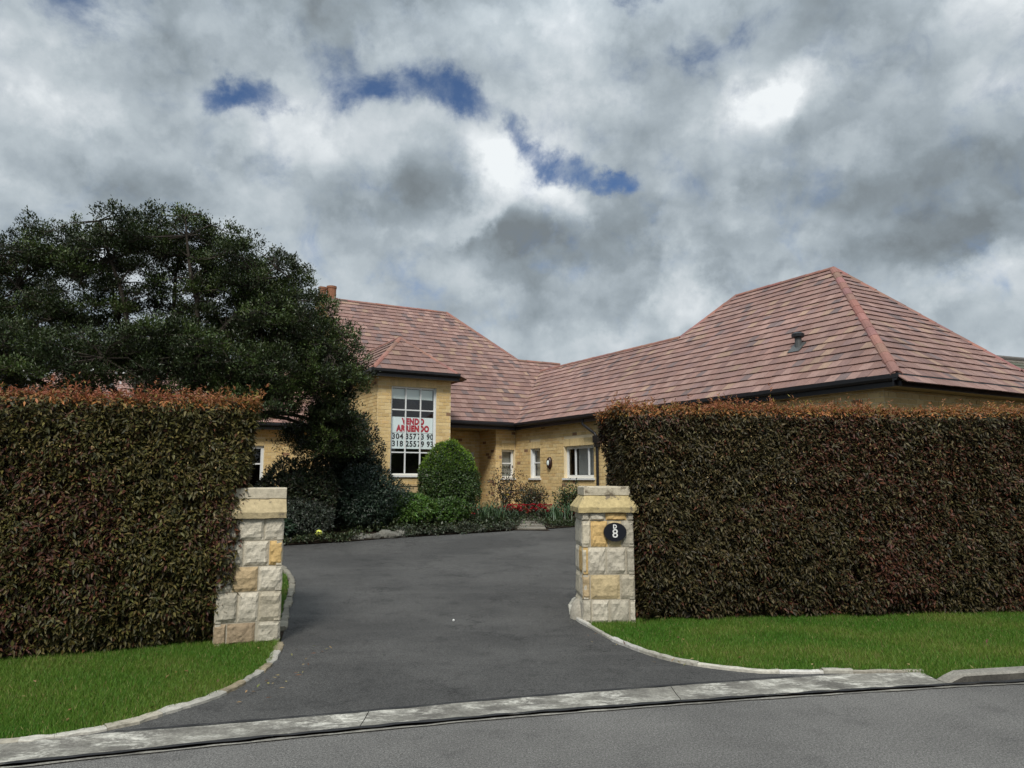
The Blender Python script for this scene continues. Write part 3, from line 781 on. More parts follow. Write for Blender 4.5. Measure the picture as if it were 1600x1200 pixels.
# ------------------------------------------------------------------ gate pillars
TONES = {'w': (0.51, 0.465, 0.375), 'g': (0.41, 0.375, 0.30), 'o': (0.54, 0.37, 0.16), 't': (0.45, 0.34, 0.20), 'b': (0.31, 0.235, 0.155), 'y': (0.54, 0.43, 0.25), 'c': (0.47, 0.42, 0.32)}
def rough_stone(w_, h_, tone, seed, depth=0.05, rough=0.020):
    """hewn block: face in the local x/z plane, bulging towards -y"""
    m = MB(); nx, nz = 9, 7
    for j in range(nz + 1):
        for i in range(nx + 1):
            u = i / nx; v = j / nz
            e = min(u, 1 - u, 1.0) * w_; e2 = min(v, 1 - v) * h_
            edge = (i in (0, nx)) or (j in (0, nz))
            y = -0.002 if edge else -0.012 - rough * (0.45 + 0.7 * mnoise.noise((u * w_ * 11 + seed * 3.1, v * h_ * 11, seed)) + 0.45 * mnoise.noise((u * w_ * 27 + seed * 3.1, v * h_ * 27, seed)))
            jx = 0 if i in (0, nx) else 0.007 * mnoise.noise((i * 1.7, j * 2.3, seed + 5))
            jz = 0 if j in (0, nz) else 0.006 * mnoise.noise((i * 2.7, j * 1.3, seed + 8))
            # slightly uneven outline
            ox = 0.004 * mnoise.noise((j * 1.9, seed, i)); oz = 0.004 * mnoise.noise((i * 1.9, seed + 2, j))
            m.v.append((u * w_ + jx + ox, y, v * h_ + jz + oz)); m.c.append(tone)
    W1 = nx + 1
    for j in range(nz):
        for i in range(nx):
            m.f.append((j * W1 + i, j * W1 + i + 1, (j + 1) * W1 + i + 1, (j + 1) * W1 + i))
    ring = [i for i in range(W1)] + [j * W1 + nx for j in range(1, nz + 1)] + [nz * W1 + i for i in range(nx - 1, -1, -1)] + [j * W1 for j in range(nz - 1, 0, -1)]
    b = len(m.v)
    for k in ring:
        x, y, z = m.v[k]; m.v.append((x, depth, z)); m.c.append(tone)
    for a in range(len(ring)):
        a2 = (a + 1) % len(ring)
        m.f.append((ring[a2], ring[a], b + a, b + a2))
    return m.mesh('stone')

def pillar(name, label, corner, ang, width, depth, rows, zs, ztop, cap_tone, hip_left, side_rows, side, seed):
    """corner: front corner (left one); rows: [(s0,s1,tone)...] per course, measured from the left; side 'L'/'R' also gets stones"""
    root = thing(name, label, 'pillar', (corner[0], corner[1], 0), 'stone gate pillars')
    root.rotation_euler = (0, 0, ang)
    def add(nm, me, mat, loc=(0, 0, 0), rz=0.0):
        o = obj(nm, me, mat, root); o.location = loc; o.rotation_euler = (0, 0, rz); return o
    m = MB(); m.box((0.02, 0.02, -0.1), (width - 0.02, depth - 0.02, zs[-1]))
    add('mortar_core', m.mesh('mortar_core'), M_MORTAR)
    q = 0.006
    k = 0
    for r, row in enumerate(rows):
        z0, z1 = zs[r], zs[r + 1]
        for (a, b, tn) in row:
            k += 1
            kk = 0.92 + 0.16 * random.Random(seed * 77 + k).random()
            tone = tuple(c * kk for c in TONES[tn])
            add('stone', rough_stone(b - a - 2 * q, z1 - z0 - 2 * q, tone, seed * 10 + k), M_STONE, (a + q, 0.018, z0 + q))
        for sd in ('L', 'R'):
            for (a, b, tn) in side_rows[r]:
                k += 1
                tone = TONES[tn if sd == side else 'g']
                me = rough_stone(b - a - 2 * q, z1 - z0 - 2 * q, tone, seed * 10 + k, 0.05, 0.008)
                if sd == 'L': add('stone', me, M_STONE, (0.018, b - q, z0 + q), R(-90))
                else: add('stone', me, M_STONE, (width - 0.018, a + q, z0 + q), R(90))
    # weathered coping: drip slab, sloping shoulders, block on top
    zc = zs[-1]
    prof = [(0.040, zc), (0.045, zc + 0.055), (-0.045, zc + 0.19)]
    prof2 = [(-0.035, zc + 0.192), (-0.035, ztop - 0.012), (-0.05, ztop)]
    xl = 0.045 if hip_left else 0.0
    def loop(off, z, capx):
        lx = -off if capx[0] else -0.012
        rx = width + (off if capx[1] else 0.012)
        return [(lx, -off, z), (rx, -off, z), (rx, depth + off, z), (lx, depth + off, z)]
    capx = hip_left
    for nm, pf, tn in (('coping', prof, cap_tone), ('coping_block', prof2, TONES['c'])):
        m = MB(); n = 9
        for (off, z) in pf:
            c4 = loop(off, z, capx)
            for a in range(4):
                p0, p1 = Vector(c4[a]), Vector(c4[(a + 1) % 4])
                for i in range(n):
                    p = p0.lerp(p1, i / n)
                    nn = mnoise.noise_vector(p * 11 + Vector((seed, 0, 0))) * 0.007
                    m.v.append(tuple(p + nn)); m.c.append(tn)
        T = 4 * n
        for i in range(len(pf) - 1):
            for a in range(T): m.f.append((i * T + a, i * T + (a + 1) % T, (i + 1) * T + (a + 1) % T, (i + 1) * T + a))
        m.f.append(tuple(range(T))[::-1]); m.f.append(tuple((len(pf) - 1) * T + a for a in range(T)))
        add(nm, m.mesh(nm), M_COPING)
    return root

rowsR = [[(0, .10, 'g'), (.10, .30, 'w'), (.30, .53, 'g'), (.53, .60, 'w')],
         [(0, .09, 't'), (.09, .43, 'y'), (.43, .60, 'c')],
         [(0, .055, 'c'), (.055, .275, 'w'), (.275, .50, 'w'), (.50, .60, 'g')],
         [(0, .10, 'c'), (.10, .30, 'o'), (.30, .455, 'y'), (.455, .60, 'g')],
         [(0, .09, 'w'), (.09, .27, 'w'), (.27, .52, 'o'), (.52, .60, 'g')]]
sideR = [[(0, .3, 'w'), (.3, .6, 'c')], [(0, .22, 'w'), (.22, .6, 'c')], [(0, .3, 'o'), (.3, .6, 'w')], [(0, .2, 'w'), (.2, .6, 'w')], [(0, .35, 'w'), (.35, .6, 'c')]]
PR = pillar('gate_pillar', 'stone gate pillar with the oval number plaque', (0.785, 8.43), R(3), 0.60, 0.60, rowsR, [0, .262, .535, .835, 1.13, 1.222], 1.513,
            (0.46, 0.37, 0.19), (True, True), sideR, 'L', 2)
rowsL = [[(0, .12, 'b'), (.12, .385, 'b'), (.40, .62, 'g')],
         [(0, .21, 'g'), (.21, .405, 'w'), (.405, .62, 'c')],
         [(0, .15, 'g'), (.15, .39, 't'), (.39, .62, 'w')],
         [(0, .24, 'g'), (.24, .48, 'w'), (.48, .615, 'o')],
         [(0, .19, 'g'), (.19, .43, 'w'), (.43, .62, 'w')]]
sideL = [[(0, .35, 'g'), (.35, .6, 'w')], [(0, .25, 'c'), (.25, .6, 'w')], [(0, .4, 'w'), (.4, .6, 'g')], [(0, .3, 'c'), (.3, .6, 'w')], [(0, .3, 'w'), (.3, .6, 'w')]]
aL = R(20)
PL = pillar('gate_pillar', 'stone gate pillar half grown over by the olive hedge, without plaque', (-2.28 - .62 * math.cos(aL), 7.50 - .62 * math.sin(aL)), aL, 0.62, 0.60, rowsL,
            [0, .212, .50, .745, .992, 1.212], 1.51, (0.43, 0.35, 0.21), (True, False), sideL, 'R', 5)
# rounded footing stone at the foot of the right pillar
m = MB(); 
for j in range(5):
    for i in range(9):
        a = R(100 + 190 * i / 8); rr = [0.17, 0.165, 0.14, 0.09, 0.0][j]; z = [0, 0.10, 0.17, 0.21, 0.22][j]
        rr *= 1 + 0.15 * mnoise.noise((i * 0.7, j * 0.9, 4.4))
        m.v.append((0.835 + rr * math.cos(a), 8.78 + 1.25 * rr * math.sin(a), gz(8.7) + z)); m.c.append((0.36, 0.33, 0.27))
for j in range(4):
    for i in range(8): m.f.append((j * 9 + i, j * 9 + i + 1, (j + 1) * 9 + i + 1, (j + 1) * 9 + i))
obj('footing_stone', m.mesh('footing_stone', True), M_STONE, None, label='rounded guard stone at the foot of the pillar with the plaque', category='stone')

def text_mesh(body, size, mat, name, parent, M, bold=0.0, extrude=0.002, align='CENTER', xs=1.0, spacing=1.0, fit=None):
    cu = bpy.data.curves.new(name, 'FONT')
    cu.body = body; cu.size = size; cu.align_x = align; cu.align_y = 'CENTER'; cu.extrude = extrude; cu.offset = bold; cu.resolution_u = 4; cu.space_character = spacing
    tmp = bpy.data.objects.new(name, cu); COL.objects.link(tmp)
    dg = bpy.context.evaluated_depsgraph_get(); dg.update()
    me = bpy.data.meshes.new_from_object(tmp.evaluated_get(dg))
    bpy.data.objects.remove(tmp); bpy.data.curves.remove(cu)
    if fit:
        vx = [v.co.x for v in me.vertices]; xs = fit / (max(vx) - min(vx))
        me.transform(Matrix.Translation((-(max(vx) + min(vx)) / 2, 0, 0)))
    me.transform(M @ Matrix.Diagonal((xs, 1, 1, 1)))
    me.name = name
    return part(name, me, mat, parent)

# number plaque on the right pillar (front plane: x along the pillar, -y towards the road)
MP = Matrix.Translation((0.785, 8.43, 0)) @ Matrix.Rotation(R(3), 4, 'Z')
plq = thing('number_plaque', 'black oval plaque with a white D and 8 on the pillar', 'plaque', tuple(MP @ Vector((0.372, -0.022, 1.005))))
Mx = MP @ Matrix.Translation((0.372, -0.04, 1.005)) @ Matrix.Rotation(R(90), 4, 'X')
m = MB(); m.lathe([(1.0, -0.03), (1.0, 0.0), (0.965, 0.006), (0.0, 0.006)], 36, Mx @ Matrix.Diagonal((0.130, 0.105, 1, 1)))
part('plate', m.mesh('plate'), M_PLAQUE, plq)
text_mesh('D', 0.060, M_NUM, 'letter', plq, Mx @ Matrix.Translation((-0.004, 0.060, 0.009)), 0.0025, 0.002)
text_mesh('8', 0.135, M_NUM, 'numeral', plq, Mx @ Matrix.Translation((-0.002, -0.018, 0.009)), 0.001, 0.002)

# ------------------------------------------------------------------ house frame: u towards the road, v along the front
HA = R(29.5)
HU = np.array((math.sin(HA), -math.cos(HA))); HV = np.array((math.cos(HA), math.sin(HA)))
HC = np.array((0.0992, 24.2368)); ZE = 3.4; FL = 0.66
TAN = math.tan(R(40))
def W(u, v, z):
    q = HC + u * HU + v * HV
    return Vector((q[0], q[1], z))
ct, st_ = math.cos(PITCH), math.sin(PITCH)
def proj(p):
    y, z = p[1], p[2] - EYE
    zc = y * ct + z * st_
    return 800 + FPX * p[0] / zc, 600 - FPX * (-y * st_ + z * ct) / zc

house = thing('brick_house', 'buff brick house with red tiled hipped roofs', 'house', tuple(W(0, 0, FL)))

# ---- roof
def clip(poly, a, b, c):
    """keep a*x+b*y<=c"""
    out = []
    for i in range(len(poly)):
        p, q = poly[i], poly[(i + 1) % len(poly)]
        dp = a * p[0] + b * p[1] - c; dq = a * q[0] + b * q[1] - c
        if dp <= 0: out.append(p)
        if dp * dq < 0:
            t = dp / (dp - dq); out.append((p[0] + (q[0] - p[0]) * t, p[1] + (q[1] - p[1]) * t))
    return out

PAL_TILE = [((0.255, 0.150, 0.125), .34), ((0.285, 0.178, 0.150), .26), ((0.220, 0.132, 0.115), .18), ((0.165, 0.118, 0.112), .07), ((0.310, 0.205, 0.150), .08), ((0.235, 0.148, 0.135), .07)]
rt = random.Random(5)
def tile_col(x, y):
    g = mnoise.noise((x * 0.9, y * 0.9, 1.5)) * 0.5 + mnoise.noise((x * 0.25, y * 0.25, 8.0))
    r = rt.random(); acc = 0
    for c, wgt in PAL_TILE:
        acc += wgt
        if r <= acc: break
    k = rt.uniform(0.88, 1.12) * (1 + 0.22 * g)
    return tuple(max(0.02, ch * k) for ch in c)

ALL_TILES = []        # (projected size, verts, faces, colour)
def roof_plane(pts3, roof_obj, ex=0.262, tw=0.225, underlay=True, tiles=True, zref=None):
    """pts3: convex corner loop in 3D, the first edge is the eave (horizontal)"""
    P = [Vector(p) for p in pts3]
    nrm = Vector((0, 0, 0))
    for i in range(len(P)):
        nrm += P[i].cross(P[(i + 1) % len(P)])
    nrm.normalize()
    if nrm.z < 0: nrm = -nrm
    e = Vector((0, 0, 1)).cross(nrm).normalized()
    up = nrm.cross(e)
    if up.z < 0: up = -up
    zref = ZE if zref is None else zref
    o = P[0] - up * ((P[0].z - zref) / up.z)
    o = o - e * (o - Vector((HC[0], HC[1], zref))).dot(e)
    loc = [((p - o).dot(e), (p - o).dot(up)) for p in P]
    area = sum(loc[i][0] * loc[(i + 1) % len(loc)][1] - loc[(i + 1) % len(loc)][0] * loc[i][1] for i in range(len(loc)))
    if area < 0: loc = loc[::-1]
    half = []
    for i in range(len(loc)):
        p, q = loc[i], loc[(i + 1) % len(loc)]
        a, b = q[1] - p[1], -(q[0] - p[0])
        half.append((a, b, a * p[0] + b * p[1]))
    if underlay:
        m = MB(); m.add([p - nrm * 0.012 for p in P], [tuple(range(len(P)))])
        m.f[-1] = m.f[-1] if area > 0 else m.f[-1][::-1]
        part('underlay', m.mesh('underlay'), M_UNDER, roof_obj)
    if not tiles: return
    a0 = min(p[0] for p in loc); a1 = max(p[0] for p in loc); b1 = max(p[1] for p in loc)
    b0 = min(p[1] for p in loc)
    lap = 0.05
    nb = int((b1 - 0) / ex) + 1
    kb = int(math.floor(b0 / ex))
    for j in range(kb, nb + 1):
        bl = j * ex; sh = (j % 2) * tw * 0.5
        ia = int(math.floor((a0 - sh) / tw))
        for i in range(ia, int((a1 - sh) / tw) + 1):
            x0 = i * tw + sh + 0.002; x1 = x0 + tw - 0.004
            dzb = rt.uniform(-0.006, 0.006)
            poly = [(x0, bl - lap + dzb), (x1, bl - lap + dzb), (x1, bl + ex), (x0, bl + ex)]
            for (a, b, c) in half:
                # the eave edge may be overlapped, the others cut
                if abs(a) < 1e-6 and b < 0: continue
                poly = clip(poly, a, b, c)
                if len(poly) < 3: break
            if len(poly) < 3: continue
            pa = abs(sum(poly[k][0] * poly[(k + 1) % len(poly)][1] - poly[(k + 1) % len(poly)][0] * poly[k][1] for k in range(len(poly)))) / 2
            if pa < 0.002: continue
            wob = rt.uniform(-0.003, 0.003)
            hb = lambda b: 0.010 + 0.030 * (1 - (b - bl + lap) / (ex + lap)) + wob
            top = [o + e * a + up * b + nrm * (hb(b) + 0.016) for a, b in poly]
            bot = [o + e * a + up * b + nrm * hb(b) for a, b in poly]
            n = len(poly)
            vs = top + bot
            fs = [tuple(range(n)), tuple(range(n, 2 * n))[::-1]] + [(k, n + k, n + (k + 1) % n, (k + 1) % n) for k in range(n)]
            c = sum(top, Vector()) / n
            pr = [proj(p) for p in top]
            sz = abs(sum(pr[k][0] * pr[(k + 1) % n][1] - pr[(k + 1) % n][0] * pr[k][1] for k in range(n))) / 2
            if nrm.dot(c - cam.location) > 0: sz = 0
            x, y = proj(c)
            vis = 0 <= x <= 1600 and y < 655 and not (x < 560) and not (x > 948 and y > 617) and not (582 < x < 708 and y > 588)
            ALL_TILES.append((sz if vis else 0, vs, fs, tile_col(c.x + c.z, c.y), roof_obj))

RIDGES = []
def ridge(p, q, step=0.42, r=0.10):
    RIDGES.append((Vector(p), Vector(q), step, r))

roof = thing('roof', '', '', (0, 0, 0))
del roof['label']; del roof['category']
roof.parent = house; roof.location = -house.location

U0 = 13.33
zr = lambda v: ZE + TAN * v
main = lambda u, v: W(u, v, ZE - TAN * u)
wing = lambda u, v: W(u, v, ZE + TAN * v)
pavr = lambda u, v: W(u, v, ZE + TAN * (U0 - u))
# right wing and pavilion
roof_plane([wing(0, 0), wing(U0, 0), wing(U0 - 2.7, 2.7), wing(-2.7, 2.7)], roof)
roof_plane([wing(5.05, 2.7), wing(U0 - 2.7, 2.7), wing(U0 - 4.2, 4.2), wing(5.85, 4.2)], roof)
roof_plane([pavr(U0, 0), pavr(U0, 5.25), pavr(12.75, 5.25), pavr(U0 - 4.2, 4.2)], roof)
roof_plane([pavr(U0, 5.25), pavr(U0, 8.5), pavr(12.75, 8.5), pavr(12.75, 5.25)], roof)
# backs of the right wing
zb = ZE + TAN * 4.2
roof_plane([W(5.85, 8.4, ZE), W(9.13, 8.4, ZE), W(U0 - 4.2, 4.2, zb), W(5.85, 4.2, zb)], roof, 0.4, 0.4)
roof_plane([W(5.05, 5.4, ZE), W(-2.7, 5.4, ZE), W(-2.7, 2.7, zr(2.7)), W(5.05, 2.7, zr(2.7))], roof, 0.4, 0.4)
# main block
roof_plane([main(0, -4.98), main(0, 0), main(-1.95, 1.95), main(-3.2, 1.95), main(-5.8, .1), main(-5.8, -4.98)], roof)
roof_plane([main(-1.95, 1.95), main(-2.7, 2.7), main(-3.2, 2.7), main(-3.2, 1.95)], roof)
roof_plane([main(-2.7, 2.7), main(-2.85, 3.84), main(-3.2, 3.84), main(-3.2, 2.7)], roof)
zm = ZE + TAN * 5.8; zl = ZE + TAN * 3.2
roof_plane([W(-11.6, .1, ZE), W(-11.6, -4.98, ZE), W(-5.8, -4.98, zm), W(-5.8, .1, zm)], roof, 0.4, 0.4)
roof_plane([W(-11.6, .1, ZE), W(-8, 1.95, ZE), W(-3.2, 1.95, zl), W(-5.8, .1, zm)], roof, 0.4, 0.4, tiles=False)
roof_plane([W(-6.4, 3.84, ZE), W(-6.4, 1.95, ZE), W(-3.2, 1.95, zl), W(-3.2, 3.84, zl)], roof, 0.4, 0.4)
# tower roof
TE = 4.66; tl, tr = -5.40, -2.84; tu = 1.5; ta = (tl + tr) / 2; hw = (tr - tl) / 2
TT = math.tan(R(42.5)); tz = TE + TT * hw
au = tu - hw - 0.06
back = lambda z: (ZE - z) / TAN
roof_plane([W(tu, tl, TE), W(tu, tr, TE), W(au, ta, tz)], roof, zref=TE)
roof_plane([W(tu, tl, TE), W(back(TE), tl, TE), W(back(tz), ta, tz), W(au, ta, tz)], roof, zref=TE)
roof_plane([W(tu, tr, TE), W(back(TE), tr, TE), W(back(tz), ta, tz), W(au, ta, tz)], roof, zref=TE)
# left wing, mostly behind the tree
roof_plane([W(-3.84, -15, ZE), W(-3.84, -4.9, ZE), W(-6.6, -4.9, ZE + TAN * 2.76), W(-6.6, -12.2, ZE + TAN * 2.76)], roof)
roof_plane([W(-9.4, -4.9, ZE), W(-9.4, -15, ZE), W(-6.6, -12.2, ZE + TAN * 2.76), W(-6.6, -4.9, ZE + TAN * 2.76)], roof, 0.4, 0.4)
ridge(wing(U0, 0), wing(U0 - 4.2, 4.2), 0.45, 0.098); ridge(wing(U0 - 4.2, 4.2), wing(5.85, 4.2)); ridge(wing(5.85, 4.2), wing(5.05, 2.7)); ridge(wing(5.05, 2.7), wing(-2.7, 2.7))
ridge(pavr(12.75, 5.25), pavr(U0 - 4.2, 4.2)); ridge(pavr(12.75, 8.5), pavr(12.75, 5.25))
ridge(main(-5.8, -5.0), main(-5.8, .1)); ridge(main(-5.8, .1), main(-3.2, 1.95)); ridge(main(-3.2, 1.95), main(-3.2, 3.84))
ridge(W(tu, tl, TE), W(au, ta, tz), 0.34, 0.085); ridge(W(tu, tr, TE), W(au, ta, tz), 0.34, 0.085); ridge(W(au, ta, tz), W(back(tz), ta, tz), 0.34, 0.085)

ALL_TILES.sort(key=lambda t: -t[0])
for (sz, vs, fs, col, ro) in ALL_TILES[:300]:
    m = MB(); c = sum(vs, Vector()) / len(vs)
    m.add([p - c for p in vs], fs, col)
    o = obj('tile', m.mesh('tile'), M_TILE, ro); o.location = c
m = MB()
for (sz, vs, fs, col, ro) in ALL_TILES[300:]: m.add(vs, fs, col)
obj('tiling', m.mesh('tiling'), M_TILE, roof, kind='stuff')

for (p, q, step, r) in RIDGES:
    L = (q - p).length; n = max(1, round(L / step)); t = (q - p) / L
    side = t.cross(Vector((0, 0, 1))).normalized(); nu = side.cross(t).normalized()
    for i in range(n):
        a = p + t * (L * i / n - 0.02); b = p + t * (L * (i + 1) / n + 0.015)
        m = MB(); K = 6
        rr0 = r * rt.uniform(1.0, 1.06); 
        c0 = (a + b) / 2
        col = tuple(ch * rt.uniform(0.92, 1.08) for ch in rt.choice([(0.26, 0.125, 0.10), (0.28, 0.14, 0.115), (0.23, 0.12, 0.10)]))
        vs = []
        for (pt, rad) in ((a, rr0 * 1.04), (b, rr0 * 0.97)):
            for rdd in (rad, rad - 0.018):
                for k in range(K + 1):
                    an = math.pi * k / K
                    vs.append(pt - c0 + side * math.cos(an) * rdd + nu * (math.sin(an) * rdd * 0.85 - 0.012))
        K1 = K + 1; fs = []
        for k in range(K):
            fs.append((k, 2 * K1 + k, 2 * K1 + k + 1, k + 1)); fs.append((K1 + k, K1 + k + 1, 3 * K1 + k + 1, 3 * K1 + k))
            fs.append((k, k + 1, K1 + k + 1, K1 + k)); fs.append((2 * K1 + k, 3 * K1 + k, 3 * K1 + k + 1, 2 * K1 + k + 1))
        m.add(vs, fs, col)
        o = obj('ridge_tile', m.mesh('ridge_tile'), M_TILE, roof); o.location = c0

# gutters, fascias and soffits
def gutter_run(a, b, z, out, wall_off, slope_side=True):
    """a,b: eave ends (u,v); out: outward direction in (u,v); wall_off: distance back to the wall"""
    pa, pb = W(a[0], a[1], 0), W(b[0], b[1], 0); o3 = Vector((*(out[0] * HU + out[1] * HV), 0))
    t = (pb - pa).normalized()
    sec = [(0.075, 0.030), (0.085, 0.022), (0.085, -0.045), (0.055, -0.085), (0.0, -0.10), (0.0, 0.0), (0.012, -0.03), (0.06, -0.03), (0.07, 0.030)]
    m = MB()
    for p in (pa, pb):
        for (x, zz) in sec: m.v.append(tuple(p + o3 * (x - 0.01) + Vector((0, 0, z + zz - 0.02)))); m.c.append((1, 1, 1))
    n = len(sec)
    for k in range(n): m.f.append((k, (k + 1) % n, n + (k + 1) % n, n + k))
    m.f.append(tuple(range(n))); m.f.append(tuple(range(n, 2 * n))[::-1])
    part('gutter', m.mesh('gutter'), M_BLACK, house)
    m = MB()
    for p in (pa, pb):
        for (x, zz) in ((-0.012, -0.02), (-0.012, -0.205), (-0.035, -0.205), (-0.035, -0.02)): m.v.append(tuple(p + o3 * x + Vector((0, 0, z + zz)))); m.c.append((1, 1, 1))
    for k in range(4): m.f.append((k, (k + 1) % 4, 4 + (k + 1) % 4, 4 + k))
    m.f.append((0, 1, 2, 3)); m.f.append((7, 6, 5, 4))
    part('fascia', m.mesh('fascia'), M_BLACK, house)
    m = MB()
    for p in (pa + t * .10, pb - t * .10):
        for (x, zz) in ((-0.037, -0.17), (-0.037, -0.195), (-wall_off - 0.03, -0.195), (-wall_off - 0.03, -0.17)): m.v.append(tuple(p + o3 * x + Vector((0, 0, z + zz)))); m.c.append((1, 1, 1))
    for k in range(4): m.f.append((k, (k + 1) % 4, 4 + (k + 1) % 4, 4 + k))
    m.f.append((0, 1, 2, 3)); m.f.append((7, 6, 5, 4))
    part('soffit', m.mesh('soffit'), M_SOFFIT, house)
gutter_run((0, -2.6), (0, 0.0), ZE, (1, 0), 2.2)
gutter_run((0.004, 0), (U0 + 0.075, 0), ZE, (0, -1), 0.27)
gutter_run((U0, -0.07), (U0, 8.5), ZE + 0.002, (1, 0), 0.43)
gutter_run((tu, tl - 0.07), (tu, tr + 0.1), TE, (1, 0), 0.3)
gutter_run((tu + 0.06, tl), (back(TE), tl), TE + 0.002, (0, -1), 0.25)
gutter_run((-3.84, -15), (-3.84, -4.9), ZE, (1, 0), 0.36)

# ---- walls with real bricks
BRICKS = []
PAL_BR = [((0.67, 0.495, 0.24), .46), ((0.70, 0.54, 0.28), .24), ((0.61, 0.44, 0.205), .18), ((0.67, 0.465, 0.22), .08), ((0.28, 0.17, 0.10), .04)]
rb = random.Random(3)
def wall(a, b, z0, z1, out, openings=(), depth=0.10, bricks=True, bl=0.235, bh=0.10, name='wall', plinth=None, header=True):
    """a,b: plan ends (u,v); out: outward (u,v); openings: (s0,s1,z0,z1) along a->b"""
    pa, pb = W(a[0], a[1], 0), W(b[0], b[1], 0); L = (pb - pa).length; t = (pb - pa) / L
    o3 = Vector((*(out[0] * HU + out[1] * HV), 0))
    ss = sorted({0, L, *[q for op in openings for q in op[:2]]}); zz = sorted({z0, z1, *[q for op in openings for q in op[2:]]})
    m = MB()
    def P(s, z, off=0.0): return pa + t * s + o3 * off + Vector((0, 0, z))
    flip = t.cross(Vector((0, 0, 1))).dot(o3) < 0
    for i in range(len(ss) - 1):
        for j in range(len(zz) - 1):
            cs, cz = (ss[i] + ss[i + 1]) / 2, (zz[j] + zz[j + 1]) / 2
            if any(op[0] < cs < op[1] and op[2] < cz < op[3] for op in openings): continue
            q = [P(ss[i], zz[j]), P(ss[i + 1], zz[j]), P(ss[i + 1], zz[j + 1]), P(ss[i], zz[j + 1])]
            m.add(q, [(0, 1, 2, 3) if not flip else (3, 2, 1, 0)])
    for (s0, s1, y0, y1) in openings:
        f = [P(s0, y0), P(s1, y0), P(s1, y1), P(s0, y1)]; g = [P(s0, y0, -depth * 2), P(s1, y0, -depth * 2), P(s1, y1, -depth * 2), P(s0, y1, -depth * 2)]
        m.add(f + g, [(k, (k + 1) % 4, 4 + (k + 1) % 4, 4 + k) for k in range(4)])
    wo = part(name, m.mesh(name), M_WALLMORTAR, house)
    if not bricks: return wo
    j = 0; z = z0 if plinth is None else plinth
    while z < z1 - 0.02:
        h_ = min(bh, z1 - z)
        s = -(j % 2) * bl / 2
        while s < L:
            x0, x1 = max(s, 0) + 0.007, min(s + bl, L) - 0.007
            segs_ = [(x0, x1)]
            for (o0, o1, y0, y1) in openings:
                hdr = 0.22 if header else 0
                if z + h_ - 0.012 > y0 and z + 0.012 < y1 + hdr:
                    new = []
                    for (p, q) in segs_:
                        if q <= o0 or p >= o1: new.append((p, q)); continue
                        if p < o0: new.append((p, o0 - 0.003))
                        if q > o1: new.append((o1 + 0.003, q))
                    segs_ = new
            for (p, q) in segs_:
                if q - p < 0.03: continue
                r = rb.random(); acc = 0
                for c, wgt in PAL_BR:
                    acc += wgt
                    if r <= acc: break
                kk = rb.uniform(0.93, 1.07); pr = rb.uniform(0.005, 0.010)
                v8 = [P(p, z + 0.008, pr), P(q, z + 0.008, pr), P(q, z + h_ - 0.008, pr), P(p, z + h_ - 0.008, pr), P(p, z + 0.005, -0.004), P(q, z + 0.005, -0.004), P(q, z + h_ - 0.005, -0.004), P(p, z + h_ - 0.005, -0.004)]
                cx = (v8[0] + v8[2]) / 2; x, y = proj(cx)
                a_, b_, c_, d_ = (proj(v) for v in v8[:4])
                sz = abs((b_[0] - a_[0]) * (d_[1] - a_[1]))
                vis = 575 < x < 936 and y < 770 and not (650 < x < 752 and y > 700) and o3.dot(cx - cam.location) < 0 and not (704 < x < 775)
                BRICKS.append((sz if vis else 0, v8, tuple(ch * kk for ch in c), wo, flip))
            s += bl
        z += h_; j += 1
    # soldier course over each opening
    if header:
        for (o0, o1, y0, y1) in openings:
            if y1 + 0.22 > z1: continue
            n = max(2, round((o1 - o0) / 0.09)); st = (o1 - o0) / n
            for k in range(n):
                p, q = o0 + k * st + 0.004, o0 + (k + 1) * st - 0.004
                pr = rb.uniform(0.006, 0.010); kk = rb.uniform(0.9, 1.1)
                v8 = [P(p, y1 + .004, pr), P(q, y1 + .004, pr), P(q, y1 + .215, pr), P(p, y1 + .215, pr), P(p, y1 + .004, -.004), P(q, y1 + .004, -.004), P(q, y1 + .215, -.004), P(p, y1 + .215, -.004)]
                BRICKS.append((0, v8, tuple(ch * kk for ch in PAL_BR[1][0]), wo, flip))
    return wo

T_WIN = (0.41, 1.80, 1.70, 4.24)
tower = wall((1.2, -5.15), (1.2, -2.89), FL - .1, TE - 0.17, (1, 0), [T_WIN], plinth=1.44)
wall((1.2, -5.15), (-1.6, -5.15), FL - .1, TE - 0.17, (0, -1))
wall((1.2, -2.89), (-1.65, -2.89), FL - .1, TE - 0.17, (0, 1))
W2 = (0.54 + .45, 1.14 + .45, 1.62, 2.56); W3 = (2.50 + .45, 4.02 + .45, 1.62, 2.56)
wall((-0.45, 0.27), (12.9, 0.27), FL - .1, ZE - 0.19, (0, -1), [W2, W3])
W1 = (0.22, 0.70, 1.62, 2.56)
wall((-0.45, -0.47), (-0.45, 0.27), FL - .1, ZE - 0.19, (1, 0), [W1])
wall((-0.45, -0.47), (-1.65, -0.47), FL - .1, ZE - 0.19, (0, -1))
W_D = (1.30, 2.21, FL, 2.50)
wall((-1.65, -2.89), (-1.65, -0.47), FL - .1, ZE - 0.19, (1, 0), [W_D])
wall((12.9, 0.27), (12.9, 8.4), FL - .1, ZE - 0.19, (1, 0))
W_L = (7.32 - 0.05, 7.86, 1.12, 2.68)
wall((-4.2, -15), (-4.2, -4.85), FL - .1, ZE - 0.19, (1, 0), [W_L])
gable_z = FL - .1
wall((-0.45, -4.85), (-4.2, -4.85), FL - .1, ZE - 0.02, (0, -1))
